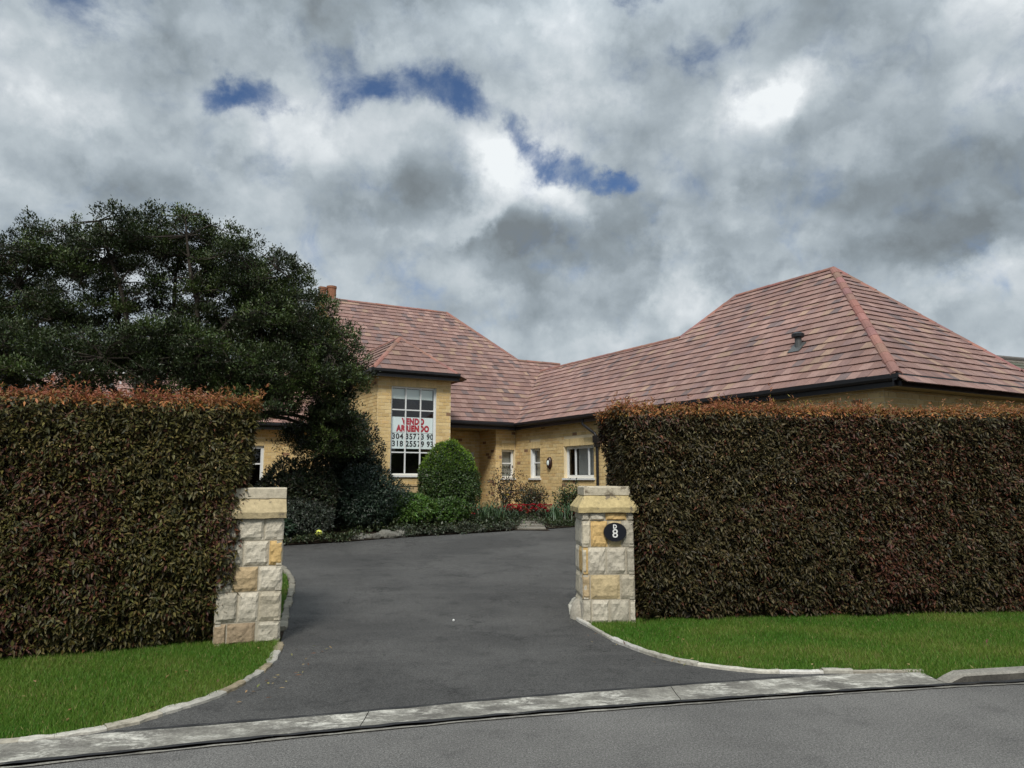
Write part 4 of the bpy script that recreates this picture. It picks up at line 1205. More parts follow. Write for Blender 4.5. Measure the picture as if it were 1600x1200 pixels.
# gable of the main block and walls at the back (out of sight)
m = MB(); m.add([W(-.2, -4.86, ZE - .05), W(-11.4, -4.86, ZE - .05), W(-5.8, -4.86, zm - .09), W(-.2, -4.86, ZE + .10)], [(0, 1, 2, 3)])
part('gable_wall', m.mesh('gable_wall'), M_GABLE, house)
m = MB(); m.add([W(-11.4, -15, FL), W(-11.4, 9, FL), W(-11.4, 9, ZE - .1), W(-11.4, -15, ZE - .1)], [(0, 1, 2, 3)])
m.add([W(-2.5, 8.9, FL), W(12.9, 8.9, FL), W(12.9, 8.9, ZE - .1), W(-2.5, 8.9, ZE - .1)], [(0, 1, 2, 3)])
part('back_wall', m.mesh('back_wall'), M_WALLMORTAR, house)

BRICKS.sort(key=lambda t: -t[0])
BF = [(0, 1, 2, 3), (0, 4, 5, 1), (1, 5, 6, 2), (2, 6, 7, 3), (3, 7, 4, 0)]
rest = {}
for k, (sz, v8, col, wo, fl) in enumerate(BRICKS):
    ff = [f[::-1] for f in BF] if fl else BF
    if k < 300:
        c = sum(v8, Vector()) / 8; m = MB(); m.add([p - c for p in v8], ff, col)
        o = obj('brick', m.mesh('brick'), M_BRICK, None); o.location = c; under(o, wo)
    else:
        rest.setdefault(wo.name, (wo, MB()))[1].add(v8, ff, col)
for wo, mb in rest.values():
    part('brickwork', mb.mesh('brickwork'), M_BRICK, wo, kind='stuff')

m = MB(); m.add([W(U0 - 4.22, 4.2, zb - .08), W(12.73, 5.23, ZE + TAN * .58 - .08), W(12.73, 5.23, ZE - .2), W(U0 - 4.22, 4.2, ZE - .2)], [(0, 1, 2, 3)])
m.add([W(U0 - 4.24, 4.25, zb - .1), W(U0 - 4.24, 8.3, ZE), W(U0 - 4.24, 4.25, ZE)], [(0, 1, 2)])
part('gable_wall', m.mesh('gable_wall'), M_GABLE, house)

# plinth and string course of the tower
m = MB()
pa = W(1.2, -5.15, 0); t = Vector((*HV, 0)); o3 = Vector((*HU, 0))
for (z0, z1, off) in ((FL - .1, 1.39, 0.012), (1.395, 1.44, 0.035)):
    q = [pa + o3 * off - t * .02 + Vector((0, 0, z0)), pa + t * 2.28 + o3 * off + Vector((0, 0, z0)), pa + t * 2.28 + o3 * off + Vector((0, 0, z1)), pa - t * .02 + o3 * off + Vector((0, 0, z1))]
    g = [p - o3 * (off + 0.01) for p in q]
    m.add(q + g, [(0, 1, 2, 3), (0, 4, 5, 1), (1, 5, 6, 2), (2, 6, 7, 3), (3, 7, 4, 0)])
part('plinth', m.mesh('plinth'), M_STUCCO, house)

# ---- windows
def frame_local(a, b, out):
    pa, pb = W(a[0], a[1], 0), W(b[0], b[1], 0); t = (pb - pa).normalized(); o3 = Vector((*(out[0] * HU + out[1] * HV), 0))
    M = Matrix((t.to_4d(), o3.to_4d(), Vector((0, 0, 1, 0)), Vector((0, 0, 0, 1)))).transposed()
    M[0][3], M[1][3], M[2][3] = pa.x, pa.y, 0
    for i in range(3): M[3][i] = 0
    M[3][3] = 1
    return M
def window(M, op, cols, rows, fw=0.055, mw=0.03, setback=0.09, name='window', sill=True, room=1.2, blind=None, jamb=None, pad=0.4):
    """M: wall frame (x along, y outward, z up). cols/rows: inner bar positions as fractions"""
    s0, s1, z0, z1 = op
    wn = MB(); y0, y1 = -setback - 0.04, -setback
    wn.box((s0, y0, z0), (s0 + fw, y1, z1), M=M); wn.box((s1 - fw, y0, z0), (s1, y1, z1), M=M)
    wn.box((s0 + fw, y0, z0), (s1 - fw, y1, z0 + fw), M=M); wn.box((s0 + fw, y0, z1 - fw), (s1 - fw, y1, z1), M=M)
    wo = part(name, wn.mesh(name), M_WHITE, house)
    bars = MB()
    for c in cols:
        x = s0 + (s1 - s0) * c; bars = MB(); bars.box((x - mw / 2, y0 + .008, z0 + fw), (x + mw / 2, y1 + 0.006, z1 - fw), M=M)
        part('glazing_bar', bars.mesh('glazing_bar'), M_WHITE, wo)
    cx = [s0 + fw] + [s0 + (s1 - s0) * c for c in cols] + [s1 - fw]
    for r in rows:
        z = z0 + (z1 - z0) * r
        bars = MB(); bars.box((s0 + fw, y0 + .010, z - mw / 2), (s1 - fw, y1 + 0.003, z + mw / 2), M=M)
        part('glazing_bar', bars.mesh('glazing_bar'), M_WHITE, wo)
    rz = [z0 + fw] + [z0 + (z1 - z0) * r for r in rows] + [z1 - fw]
    for i in range(len(cx) - 1):
        for j in range(len(rz) - 1):
            g = MB(); g.add([M @ Vector(p) for p in ((cx[i], y0 + .018, rz[j]), (cx[i + 1], y0 + .018, rz[j]), (cx[i + 1], y0 + .018, rz[j + 1]), (cx[i], y0 + .018, rz[j + 1]))], [(0, 1, 2, 3)])
            part('pane', g.mesh('pane'), M_GLASS, wo)
    if sill:
        g = MB(); g.box((s0 - 0.05, -setback - .03, z0 - 0.055), (s1 + 0.05, 0.055, z0 - 0.003), M=M)
        part('sill', g.mesh('sill'), M_WHITE, wo)
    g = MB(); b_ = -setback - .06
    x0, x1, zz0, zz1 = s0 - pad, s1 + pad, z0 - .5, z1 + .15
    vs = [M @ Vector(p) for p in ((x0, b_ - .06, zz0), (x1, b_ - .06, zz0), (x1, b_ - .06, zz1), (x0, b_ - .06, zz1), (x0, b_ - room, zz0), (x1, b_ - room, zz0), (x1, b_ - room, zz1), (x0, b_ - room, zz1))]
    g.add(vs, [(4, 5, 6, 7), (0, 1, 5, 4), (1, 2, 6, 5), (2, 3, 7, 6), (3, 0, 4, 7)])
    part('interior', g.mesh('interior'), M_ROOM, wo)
    if jamb:
        g = MB()
        for (x0, x1) in jamb: g.box((x0, -setback + .001, z0 + .002), (x1, -0.012, z1 - .002), M=M)
        part('jamb_lining', g.mesh('jamb_lining'), M_WHITE, wo)
    return wo, y0
MT = frame_local((1.2, -5.15), (1.2, -2.89), (1, 0))
tw_, ty = window(MT, T_WIN, [0.335, 0.665], [0.255, 0.735], 0.05, 0.034, 0.07, room=1.8, jamb=[(T_WIN[1] - 0.014, T_WIN[1] - 0.001)])
g = MB(); g.box((T_WIN[0] + .06, ty - .05, 3.89), (T_WIN[1] - .06, ty - .035, T_WIN[3] - .06), M=MT)
part('roller_blind', g.mesh('roller_blind'), M_BLIND, tw_)
MW = frame_local((-0.45, 0.27), (12.9, 0.27), (0, -1))
w2_, y2 = window(MW, W2, [], [0.52], 0.07, 0.04, 0.10, jamb=[(W2[0] + .001, W2[0] + .03)])
w3_, y3 = window(MW, W3, [0.30, 0.74], [], 0.085, 0.05, 0.10)
M1 = frame_local((-0.45, -0.47), (-0.45, 0.27), (1, 0))
w1_, y1_ = window(M1, W1, [], [0.52], 0.07, 0.04, 0.10, pad=0.02)
ML = frame_local((-4.2, -15), (-4.2, -4.85), (1, 0))
wl_, yl_ = window(ML, W_L, [], [0.62], 0.09, 0.05, 0.06, sill=True)
# venetian blind slats, curtains
M_CURT = plain('grey_net', (0.26, 0.27, 0.25), 0.9, 0.1, 0.12, 6.0, 0.002)
M_SLAT = plain('blind_slat', (0.52, 0.55, 0.56), 0.6, 0.3, 0.04, 6.0, 0.0)
m = MB(); xa = W3[0] + (W3[1] - W3[0]) * 0.32
z = W3[2] + .08
while z < W3[3] - .08:
    Mz = MW @ Matrix.Translation((0, y3 - .06, z)) @ Matrix.Rotation(R(55), 4, 'X')
    m.box((xa, -0.024, -0.001), (W3[1] - .09, 0.024, 0.001), M=Mz); z += 0.036
part('venetian_blind', m.mesh('venetian_blind'), M_SLAT, w3_)
for (wo, Mm, op, yy) in ((w2_, MW, W2, y2), (w1_, M1, W1, y1_)):
    m = MB(); m.box((op[0] + .05, yy - .09, op[2] + .05), (op[1] - .05, yy - .08, op[3] - .05), M=Mm)
    part('net_curtain', m.mesh('net_curtain'), M_CURT, wo)
# porch door
MD = frame_local((-1.65, -2.89), (-1.65, -0.47), (1, 0))
m = MB(); m.box((W_D[0] + .06, -.10, W_D[2]), (W_D[1] - .06, -.06, W_D[3] - .06), M=MD)
door = part('front_door', m.mesh('front_door'), M_DOOR, house)
for (a, b, c, d_) in ((.14, .42, .9, 1.55), (.48, .76, .9, 1.55), (.14, .42, 1.65, 2.3), (.48, .76, 1.65, 2.3)):
    g = MB(); g.box((W_D[0] + a, -.06, c), (W_D[0] + b, -.045, d_), M=MD); part('door_panel', g.mesh('door_panel'), M_DOOR, door)
g = MB(); g.box((W_D[0], -.12, W_D[2]), (W_D[0] + .058, -.02, W_D[3]), M=MD); g.box((W_D[1] - .058, -.12, W_D[2]), (W_D[1], -.02, W_D[3]), M=MD); g.box((W_D[0] + .058, -.12, W_D[3] - .058), (W_D[1] - .058, -.02, W_D[3]), M=MD)
part('door_frame', g.mesh('door_frame'), M_WHITE, house)

# signs stuck inside the tower window
def sign(z0, z1, label, lines, mat, rows, name):
    s = thing(name, label, 'sign', tuple(MT @ Vector(((T_WIN[0] + T_WIN[1]) / 2, ty - .01, z0))))
    m = MB(); m.box((T_WIN[0] + .052, ty - 0.022, z0), (T_WIN[1] - .052, ty - 0.014, z1), M=MT)
    part('board', m.mesh('board'), M_SIGN, s)
    for (txt, zc, size, off, fit, bold) in lines:
        Mt = Matrix(((HV[0], 0, HU[0], 0), (HV[1], 0, HU[1], 0), (0, 1, 0, 0), (0, 0, 0, 1)))
        Mt = Matrix.Translation(MT @ Vector(((T_WIN[0] + T_WIN[1]) / 2 + off, ty - .0115, zc))) @ Mt
        text_mesh(txt, size, mat, 'lettering', s, Mt, bold, 0.002, 'CENTER', 1.0, 1.14, fit)
    return s
sign(2.915, 3.365, 'white window sign with red VENDO ARRIENDO lettering', [('VENDO', 3.235, 0.235, 0.02, 0.70, 0.017), ('ARRIENDO', 3.030, 0.235, 0.017, 1.02, 0.017)], M_RED, 2, 'sale_sign')
sign(2.455, 2.905, 'white window sign with two black phone numbers', [('304', 2.80, 0.225, -0.44, 0.34, 0.006), ('357', 2.80, 0.225, -0.03, 0.33, 0.006), ('73 90', 2.80, 0.225, 0.415, 0.49, 0.006),
                                                                                  ('318', 2.59, 0.225, -0.44, 0.33, 0.006), ('255', 2.59, 0.225, -0.03, 0.33, 0.006), ('79 93', 2.59, 0.225, 0.415, 0.49, 0.006)], M_INK, 2, 'phone_sign')

# wall lamp
lp = MW @ Vector((1.74 + .45, 0.0, 2.08))
lamp = thing('wall_lamp', 'small dark oval bulkhead lamp on the brick wall between two windows', 'lamp', tuple(lp))
ML_ = MW @ Matrix.Translation((1.74 + .45, 0.008, 2.08)) @ Matrix.Rotation(R(-90), 4, 'X') @ Matrix.Diagonal((0.11, 0.185, 1, 1))
m = MB(); m.lathe([(1.0, 0.0), (1.0, 0.05), (0.85, 0.085), (0.55, 0.09), (0.5, 0.06), (0.0, 0.06)], 20, ML_)
part('housing', m.mesh('housing'), M_LAMP, lamp)
m = MB(); m.lathe([(0.48, 0.058), (0.45, 0.095), (0.3, 0.115), (0.0, 0.12)], 14, ML_ @ Matrix.Diagonal((1, 1, 1, 1)))
part('diffuser', m.mesh('diffuser'), M_BLIND, lamp)

# downpipe with hopper
m = MB(); f = lambda s, off, z: MW @ Vector((s, off, z))
m.tube([f(4.30, .26, 3.30), f(4.30, .26, 3.14), f(4.42, .22, 3.05), f(4.68, .12, 2.86), f(4.74, .10, 2.76)], 0.04, 8)
m.tube([f(4.74, .08, 2.5), f(4.74, .08, 0.6)], 0.042, 8)
dp = part('downpipe', m.mesh('downpipe'), M_BLACK, house)
m = MB(); m.box((4.63, 0.012, 2.60), (4.85, 0.16, 2.80), M=MW); m.box((4.67, 0.03, 2.48), (4.81, 0.14, 2.60), M=MW)
part('hopper', m.mesh('hopper'), M_BLACK, dp)

# roof vent on the pavilion
vt = W(10.36, 1.2, 4.40)
m = MB(); m.tube([vt - Vector((0, 0, .15)), vt + Vector((0, 0, 0.30))], [0.075, 0.07], 12)
vent = part('roof_vent', m.mesh('roof_vent'), M_LEAD, house)
m = MB(); m.lathe([(0.10, 0.25), (0.135, 0.27), (0.135, 0.335), (0.08, 0.37), (0.0, 0.375)], 14, Matrix.Translation(vt))
part('vent_cap', m.mesh('vent_cap'), M_BLACK, vent)
m = MB(); nv = Vector((*(-HV * math.sin(R(40))), math.cos(R(40)))); up_ = Vector((*(HV * math.cos(R(40))), math.sin(R(40)))); eu = Vector((*HU, 0))
c0 = W(10.36, 1.2, ZE + TAN * 1.2) + nv * 0.065
m.add([c0 + eu * a + up_ * b for a, b in ((-.15, -.2), (.15, -.2), (.15, .14), (-.15, .14))] + [c0 - nv * .02 + eu * a + up_ * b for a, b in ((-.15, -.2), (.15, -.2), (.15, .14), (-.15, .14))], [(0, 1, 2, 3), (0, 4, 5, 1), (1, 5, 6, 2), (2, 6, 7, 3), (3, 7, 4, 0)])
part('flashing', m.mesh('flashing'), M_LEAD, vent)

# chimney with two pots
cc = W(-6.05, -4.66, 8.10)
Mc = Matrix.Translation(cc) @ Matrix.Rotation(HA, 4, 'Z')
m = MB(); m.box((-.42, -.3, -1.2), (.55, .3, .10), M=Mc)
chim = part('chimney', m.mesh('chimney'), M_BRICK, house)
for k in range(len(chim.data.color_attributes['Col'].data)): chim.data.color_attributes['Col'].data[k].color = (0.36, 0.22, 0.12, 1)
m = MB(); m.box((-.48, -.36, .10), (.62, .36, .20), M=Mc); part('chimney_slab', m.mesh('chimney_slab'), M_SLAB, chim)
for (x, hh, rr) in ((0.10, 0.54, .175), (-.24, 0.46, .15)):
    m = MB(); m.lathe([(rr * 0.95, .20), (rr, .22), (rr, .20 + hh - .1), (rr * 1.1, .20 + hh - .08), (rr * 1.1, .20 + hh), (rr * .85, .20 + hh), (rr * .8, .3)], 14, Mc @ Matrix.Translation((x, 0, 0)))
    part('chimney_pot', m.mesh('chimney_pot'), M_POT, chim)

# ------------------------------------------------------------------ neighbour's house behind, at the right
nb_ = thing('neighbour_house', 'far house with a mossy grey roof behind the pyramid roof', 'house', (26, 38, 0.6))
nr = thing('roof', '', '', (0, 0, 0)); del nr['label']; del nr['category']
nr.parent = nb_; nr.location = -nb_.location
m = MB(); ur = Vector((0.93, 0.37, 0)).normalized(); dn = Vector((0.37, -0.93, 0)).normalized()
o = Vector((20.6, 36.2, 7.85))
for j in range(12):
    for i in range(48):
        a = i * 0.42 + (j % 2) * .2; b0 = j * 0.36; b1 = b0 + 0.40
        pt = lambda a_, b_, h_: o + ur * a_ + dn * (b_ * 0.80) + Vector((0, 0, -b_ * 0.60 + h_))
        cl = random.choice([(0.10, 0.10, 0.075), (0.13, 0.12, 0.09), (0.08, 0.09, 0.06), (0.15, 0.135, 0.11)])
        m.add([pt(a + .01, b0, .01), pt(a + .41, b0, .01), pt(a + .41, b1, .07), pt(a + .01, b1, .07), pt(a + .01, b1, .02), pt(a + .41, b1, .02)], [(0, 3, 2, 1), (3, 4, 5, 2)], cl)
obj('tiling', m.mesh('tiling'), M_TILE, nr, kind='stuff')
m = MB(); m.tube([o + Vector((0, 0, .05)), o + ur * 20 + Vector((0, 0, .05))], 0.14, 8, col=(0.12, 0.11, 0.10)); obj('ridge', m.mesh('ridge'), M_TILE, nr)
m = MB(); m.add([o + Vector((0, 0, -.03)), o + ur * 20 + Vector((0, 0, -.03)), o + ur * 20 + dn * 3.5 + Vector((0, 0, -2.68)), o + dn * 3.5 + Vector((0, 0, -2.68)), o - dn * 3.5 + Vector((0, 0, -2.68)), o + ur * 20 - dn * 3.5 + Vector((0, 0, -2.68))], [(0, 1, 2, 3), (0, 4, 5, 1)])
obj('underlay', m.mesh('underlay'), M_UNDER, nr)
m = MB()
b0, b1 = o + dn * 3.1, o - dn * 3.1
c4 = [b0, b0 + ur * 20, b1 + ur * 20, b1]
m.add([Vector((p.x, p.y, .4)) for p in c4] + [Vector((p.x, p.y, 5.4)) for p in c4], [(k, (k + 1) % 4, 4 + (k + 1) % 4, 4 + k) for k in range(4)])
part('wall', m.mesh('wall'), M_STUCCO, nb_)

# ------------------------------------------------------------------ vegetation builders
G_DARK = [(0.022, 0.036, 0.014), (0.030, 0.045, 0.017), (0.016, 0.026, 0.012), (0.045, 0.055, 0.022)]
G_MID = [(0.035, 0.070, 0.016), (0.050, 0.090, 0.020), (0.026, 0.050, 0.013)]
G_BRIGHT = [(0.060, 0.125, 0.018), (0.045, 0.095, 0.016), (0.085, 0.150, 0.026)]
G_BLUE = [(0.022, 0.040, 0.024), (0.030, 0.052, 0.030), (0.016, 0.030, 0.019)]

def shrub(name, label, cat, c, r, n, leaf, pal, seed, ratio=0.45, shape=None, stems=5, group=None, fol='foliage', mat=None, lumps=0.22, freq=1.6, sparse=False, base=0.0, flat_bottom=True, taper=0.0):
    """c: centre on the ground (x,y); r: (rx,ry,height)"""
    zg = gz(c[1])
    root = thing(name, label, cat, (c[0], c[1], zg), group)
    u = rand_dirs(n); u[:, 2] = np.abs(u[:, 2]) if not flat_bottom else u[:, 2]
    rad = 1 + lumps * noise_np(u, freq, seed) + lumps * 0.6 * noise_np(u, freq * 2.7, seed + 4)
    depth = (1 - np.abs(rng.normal(0, 0.10, n))) if not sparse else rng.uniform(0.25, 1.05, n)
    hc = r[2] * 0.5
    P = u * (rad * depth)[:, None]
    P[:, :2] *= (1 - taper * np.clip(P[:, 2:3], -0.3, 1))
    sup = np.array((r[0], r[1], hc + base))
    P = np.stack([c[0] + P[:, 0] * r[0], c[1] + P[:, 1] * r[1], zg + hc + P[:, 2] * hc * 1.0], 1)
    k = P[:, 2] > zg + 0.02
    P = P[k]; u = u[k]; n = len(P)
    D = u * 0.7 + rand_dirs(n) * 0.8 + np.array((0, 0, 0.1)); N = u + rand_dirs(n) * 0.6 + np.array((0, 0, .5))
    g = noise_np(P, 2.2, seed + 8)
    C = tint(n, pal) * (1 + 0.35 * g)[:, None]
    L = leaf * rng.uniform(0.7, 1.3, n)
    part(fol, leaves_mesh(fol, P, D, N, L, L * ratio, C, 0.15, 0.05), mat or M_LEAF, root, kind='stuff')
    m = MB(); rr = random.Random(seed)
    for i in range(stems):
        a = rr.uniform(0, 6.28); q = rr.uniform(0.3, 0.8)
        p0 = Vector((c[0] + rr.uniform(-.06, .06), c[1] + rr.uniform(-.06, .06), zg - 0.03))
        p2 = Vector((c[0] + math.cos(a) * r[0] * q, c[1] + math.sin(a) * r[1] * q, zg + r[2] * rr.uniform(.55, .9)))
        p1 = (p0 + p2) / 2 + Vector((rr.uniform(-.05, .05), rr.uniform(-.05, .05), .1 * r[2]))
        m.tube([p0, p1, p2], [0.018, 0.012, 0.005], 5)
    part('stems', m.mesh('stems'), M_TWIG, root)
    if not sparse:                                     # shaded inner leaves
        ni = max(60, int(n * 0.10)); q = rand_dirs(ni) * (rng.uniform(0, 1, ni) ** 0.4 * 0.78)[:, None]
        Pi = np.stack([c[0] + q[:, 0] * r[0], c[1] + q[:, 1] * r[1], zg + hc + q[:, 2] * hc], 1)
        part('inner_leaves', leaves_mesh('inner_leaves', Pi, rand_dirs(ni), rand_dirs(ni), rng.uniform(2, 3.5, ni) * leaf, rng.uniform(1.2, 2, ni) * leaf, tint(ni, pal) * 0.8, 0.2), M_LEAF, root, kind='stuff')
    return root

def blooms(root, c, r, n, size, pal, zc, zr, name='flowers'):
    """flower heads: five-petal rosettes"""
    Pl = []; Dl = []; Cl = []
    zg = gz(c[1])
    for i in range(n):
        x, y, z = c[0] + rng.normal(0, r[0]), c[1] + rng.normal(0, r[1]), zg + zc + rng.uniform(-zr, zr)
        col = np.array(pal[rng.integers(len(pal))]) * rng.uniform(0.7, 1.2)
        for k in range(6):
            a = k * 1.047 + rng.uniform(0, .4)
            Pl.append((x, y, z)); Dl.append((math.cos(a), math.sin(a) - .3, rng.uniform(-.1, .9))); Cl.append(col)
    P = np.array(Pl); n_ = len(P)
    part(name, leaves_mesh(name, P, np.array(Dl), rand_dirs(n_) + np.array((0, 0, 1.)), size * rng.uniform(.8, 1.2, n_), size * .8, np.array(Cl), 0.1), M_PETAL, root, kind='stuff')

def strap_plant(name, label, c, n, hgt, pal, seed, spread=0.5, wd=0.022):
    zg = gz(c[1]); root = thing(name, label, 'plant', (c[0], c[1], zg))
    V = []; F = []; C = []
    for i in range(n):
        a = rng.uniform(0, 6.28); x0 = c[0] + rng.normal(0, spread * .3); y0 = c[1] + rng.normal(0, spread * .3)
        h_ = hgt * rng.uniform(.6, 1.15); out = rng.uniform(.3, 1.1) * h_; col = np.array(pal[rng.integers(len(pal))]) * rng.uniform(.8, 1.2)
        b = len(V); sx, sy = -math.sin(a) * wd * .5, math.cos(a) * wd * .5
        for k, (f, zf, ww) in enumerate(((0, 0, .8), (.2, .55, 1), (.6, .85, .8), (1, .6, .1))):
            V += [(x0 + math.cos(a) * out * f - sx * ww, y0 + math.sin(a) * out * f - sy * ww, zg + h_ * zf), (x0 + math.cos(a) * out * f + sx * ww, y0 + math.sin(a) * out * f + sy * ww, zg + h_ * zf)]; C += [col, col]
        for k in range(3): F.append((b + 2 * k, b + 2 * k + 1, b + 2 * k + 3, b + 2 * k + 2))
    part('blades', mesh_np('blades', V, F, np.array(C)), M_LEAF, root)
    return root

# ------------------------------------------------------------------ the spreading tree behind the left hedge
def spreading_tree():
    base = np.array((-7.6, 16.3, gz(16.3)))
    root = thing('broad_tree', 'large dark spreading tree behind the left hedge', 'tree', tuple(base))
    r_ = random.Random(12)
    # crown outline: main limbs reach these places
    tips = [(-13.2, 17.5, 6.0), (-11.4, 16.0, 6.2), (-10.2, 17.6, 7.1), (-9.2, 15.8, 7.3), (-8.0, 17.4, 7.4), (-7.2, 15.6, 7.35), (-6.0, 17.2, 6.9), (-5.3, 16.0, 6.3), (-4.7, 16.2, 5.1),
            (-4.0, 15.8, 4.3), (-3.75, 16.6, 3.5), (-4.8, 15.4, 3.3), (-6.2, 14.8, 4.3), (-8.2, 14.6, 4.0), (-10.4, 14.9, 4.2), (-12.4, 15.6, 4.6), (-4.2, 17.2, 2.5), (-3.8, 16.3, 2.6), (-9.4, 19.0, 5.4), (-6.4, 19.0, 5.2)]
    forks = [np.array(p) for p in ((-8.0, 16.3, 2.2), (-7.1, 16.4, 2.4), (-7.6, 16.1, 2.6))]
    m = MB()
    m.tube([base + np.array((0, 0, -.1)), base + np.array((0.03, 0, .5)), np.array((-7.6, 16.3, 1.6))], [0.30, 0.22, 0.20], 10)
    for f in forks: m.tube([np.array((-7.6, 16.3, 1.35)), (np.array((-7.6, 16.3, 1.6)) + f) / 2 + np.array((0, 0, .1)), f], [0.17, 0.15, 0.13], 8)
    part('trunk', m.mesh('trunk', True), M_BARK, root)
    nodes = []
    for tp in tips:
        tp = np.array(tp); f = min(forks, key=lambda q: np.linalg.norm(q[:2] - tp[:2]) + r_.uniform(0, .6))
        pts = []; K = 9
        for i in range(K + 1):
            s = i / K
            p = f * (1 - s) + tp * s
            p = p + np.array((0, 0, 0.55 * math.sin(math.pi * s) * (0.6 if tp[2] > 4.5 else 1.0)))
            w_ = 0.28 * math.sin(math.pi * s)
            p = p + w_ * np.array((mnoise.noise((s * 3, tp[0], 1)), mnoise.noise((s * 3, tp[0], 5)), 0.6 * mnoise.noise((s * 3, tp[0], 9))))
            pts.append(p)
        mb = MB(); mb.tube(pts, [0.075 * (1 - s / K) ** 0.8 + 0.012 for s in range(K + 1)], 7)
        part('limb', mb.mesh('limb', True), M_BARK, root)
        for i in range(3, K + 1): nodes.append((pts[i], i / K))
    nodes_p = np.array([n[0] for n in nodes])
    # clump centres: rounded crown with a ragged top and thin middle
    cl = []
    tries = 0
    DENS = 1.85
    lobes = [((-12.9, 16.6, 5.4), (1.7, 1.7, 1.2), 46), ((-10.3, 16.6, 6.5), (1.5, 1.6, 0.85), 40), ((-8.2, 16.5, 6.95), (1.5, 1.7, 0.85), 46), ((-6.3, 16.6, 6.35), (1.5, 1.6, 0.95), 46),
             ((-5.15, 16.3, 5.15), (1.1, 1.4, 1.0), 46), ((-4.15, 16.2, 4.0), (0.75, 1.2, 1.0), 44), ((-3.95, 16.4, 2.75), (0.55, 0.9, 0.7), 26), ((-5.3, 15.5, 3.5), (1.1, 1.2, 0.9), 40),
             ((-7.0, 15.1, 4.05), (1.5, 1.2, 0.85), 46), ((-9.4, 15.0, 3.9), (1.7, 1.2, 0.9), 50), ((-11.8, 15.4, 4.1), (1.6, 1.3, 1.0), 46), ((-8.6, 18.3, 4.6), (3.4, 1.2, 1.3), 40), ((-10.2, 16.2, 5.2), (1.4, 1.2, 0.6), 20), ((-8.3, 16.6, 5.5), (1.4, 1.2, 0.5), 16), ((-6.0, 16.6, 5.0), (1.3, 1.2, 0.7), 26), ((-11.8, 17.0, 5.9), (1.3, 1.2, .8), 18), ((-4.5, 17.4, 2.4), (0.8, 0.6, 0.5), 12),
             ((-13.5, 17.5, 3.6), (1.6, 1.2, 1.0), 20)]
    for (c, r, n) in lobes:
        for _ in range(int(n * DENS)):
            u = np.array([r_.gauss(0, 1) for _ in range(3)]); u /= np.linalg.norm(u)
            q = r_.random() ** 0.45
            cl.append(np.array(c) + u * np.array(r) * q)
    tw = MB()
    Ps, Ds, Ns, Cs, Ls = [], [], [], [], []
    for ci, c in enumerate(cl):
        i = int(np.argmin(np.linalg.norm(nodes_p - c, axis=1))); p0 = nodes_p[i]
        md = (p0 + c) / 2 + np.array((r_.uniform(-.15, .15), r_.uniform(-.15, .15), r_.uniform(-.05, .2)))
        tw.tube([p0, md, c], [0.020, 0.013, 0.006], 4, False)
        rad = np.array((r_.uniform(.28, .50), r_.uniform(.28, .50), r_.uniform(.24, .42)))
        # sprays inside the clump
        ns = 9; spr = []
        for _ in range(ns):
            u = rand_dirs(1)[0]; u[2] = abs(u[2]) * 1.1 - 0.3
            e = c + u * rad * r_.uniform(.8, 1.25); spr.append(e); tw.tube([c, (c + e) / 2 + np.array((0, 0, -.03)), e], [0.006, 0.004, 0.002], 3, False)
        n = r_.randint(300, 430)
        si = rng.integers(0, ns, n); f = rng.beta(2.6, 1.1, n)[:, None]
        P = c + (np.array(spr)[si] - c) * f * 1.04 + rng.normal(0, 0.050, (n, 3))
        up = unit(P - c + np.array((0, 0, .12)))
        Ps.append(P); Ds.append(up * .8 + rand_dirs(n) * .8 + np.array((0, 0, .25))); Ns.append(rand_dirs(n) * .7 + np.array((0, 0, 1.0)))
        hue = r_.random(); kk = r_.uniform(0.7, 1.3)
        pal = [(0.030, 0.046, 0.015), (0.040, 0.056, 0.019), (0.024, 0.034, 0.013)] if hue < .66 else [(0.062, 0.088, 0.022), (0.050, 0.076, 0.020)]
        Cs.append(tint(n, pal) * kk); Ls.append(rng.uniform(.048, .085, n))
    P = np.concatenate(Ps); L = np.concatenate(Ls)
    part('branches', tw.mesh('branches'), M_BARK, root)
    part('crown', leaves_mesh('crown', P, np.concatenate(Ds), np.concatenate(Ns), L, L * .42, np.concatenate(Cs), 0.15, .05), M_LEAF, root, kind='stuff')
    # a few white blossoms
    n = 14; q = np.array([(rng.uniform(-9.5, -7.0), 14.15 + rng.uniform(-.1, .1), rng.uniform(3.3, 3.7)) for _ in range(n)])
    part('blossoms', leaves_mesh('blossoms', np.repeat(q, 4, 0), rand_dirs(n * 4), rand_dirs(n * 4), np.full(n * 4, .05), np.full(n * 4, .035), np.full((n * 4, 3), .7), .1), M_PETAL, root)
spreading_tree()

# ------------------------------------------------------------------ shrubs and plants of the bed
shrub('large_shrub', 'large dark shrub under the tree, behind the left pillar', 'shrub', (-4.92, 17.0), (0.95, 0.95, 1.7), 14000, 0.065, G_DARK + [(0.045, 0.035, 0.022)], 21, 0.42)
shrub('large_shrub', 'tall loose dark green shrub against the tower corner', 'shrub', (-4.05, 18.4), (0.85, 0.8, 2.6), 13000, 0.075, G_DARK + G_BLUE, 22, 0.45, lumps=0.3)
shrub('round_shrub', 'dense bluish dark shrub below the tower window', 'shrub', (-3.45, 17.7), (0.95, 0.85, 1.45), 15000, 0.055, G_BLUE, 23, 0.45)
shrub('small_shrub', 'low grey leaved shrub beside the yellow ball', 'shrub', (-4.6, 16.15), (0.75, 0.5, 0.85), 6500, 0.05, [(0.045, 0.055, 0.040), (0.030, 0.042, 0.026), (0.06, 0.07, 0.055)], 24, 0.5)
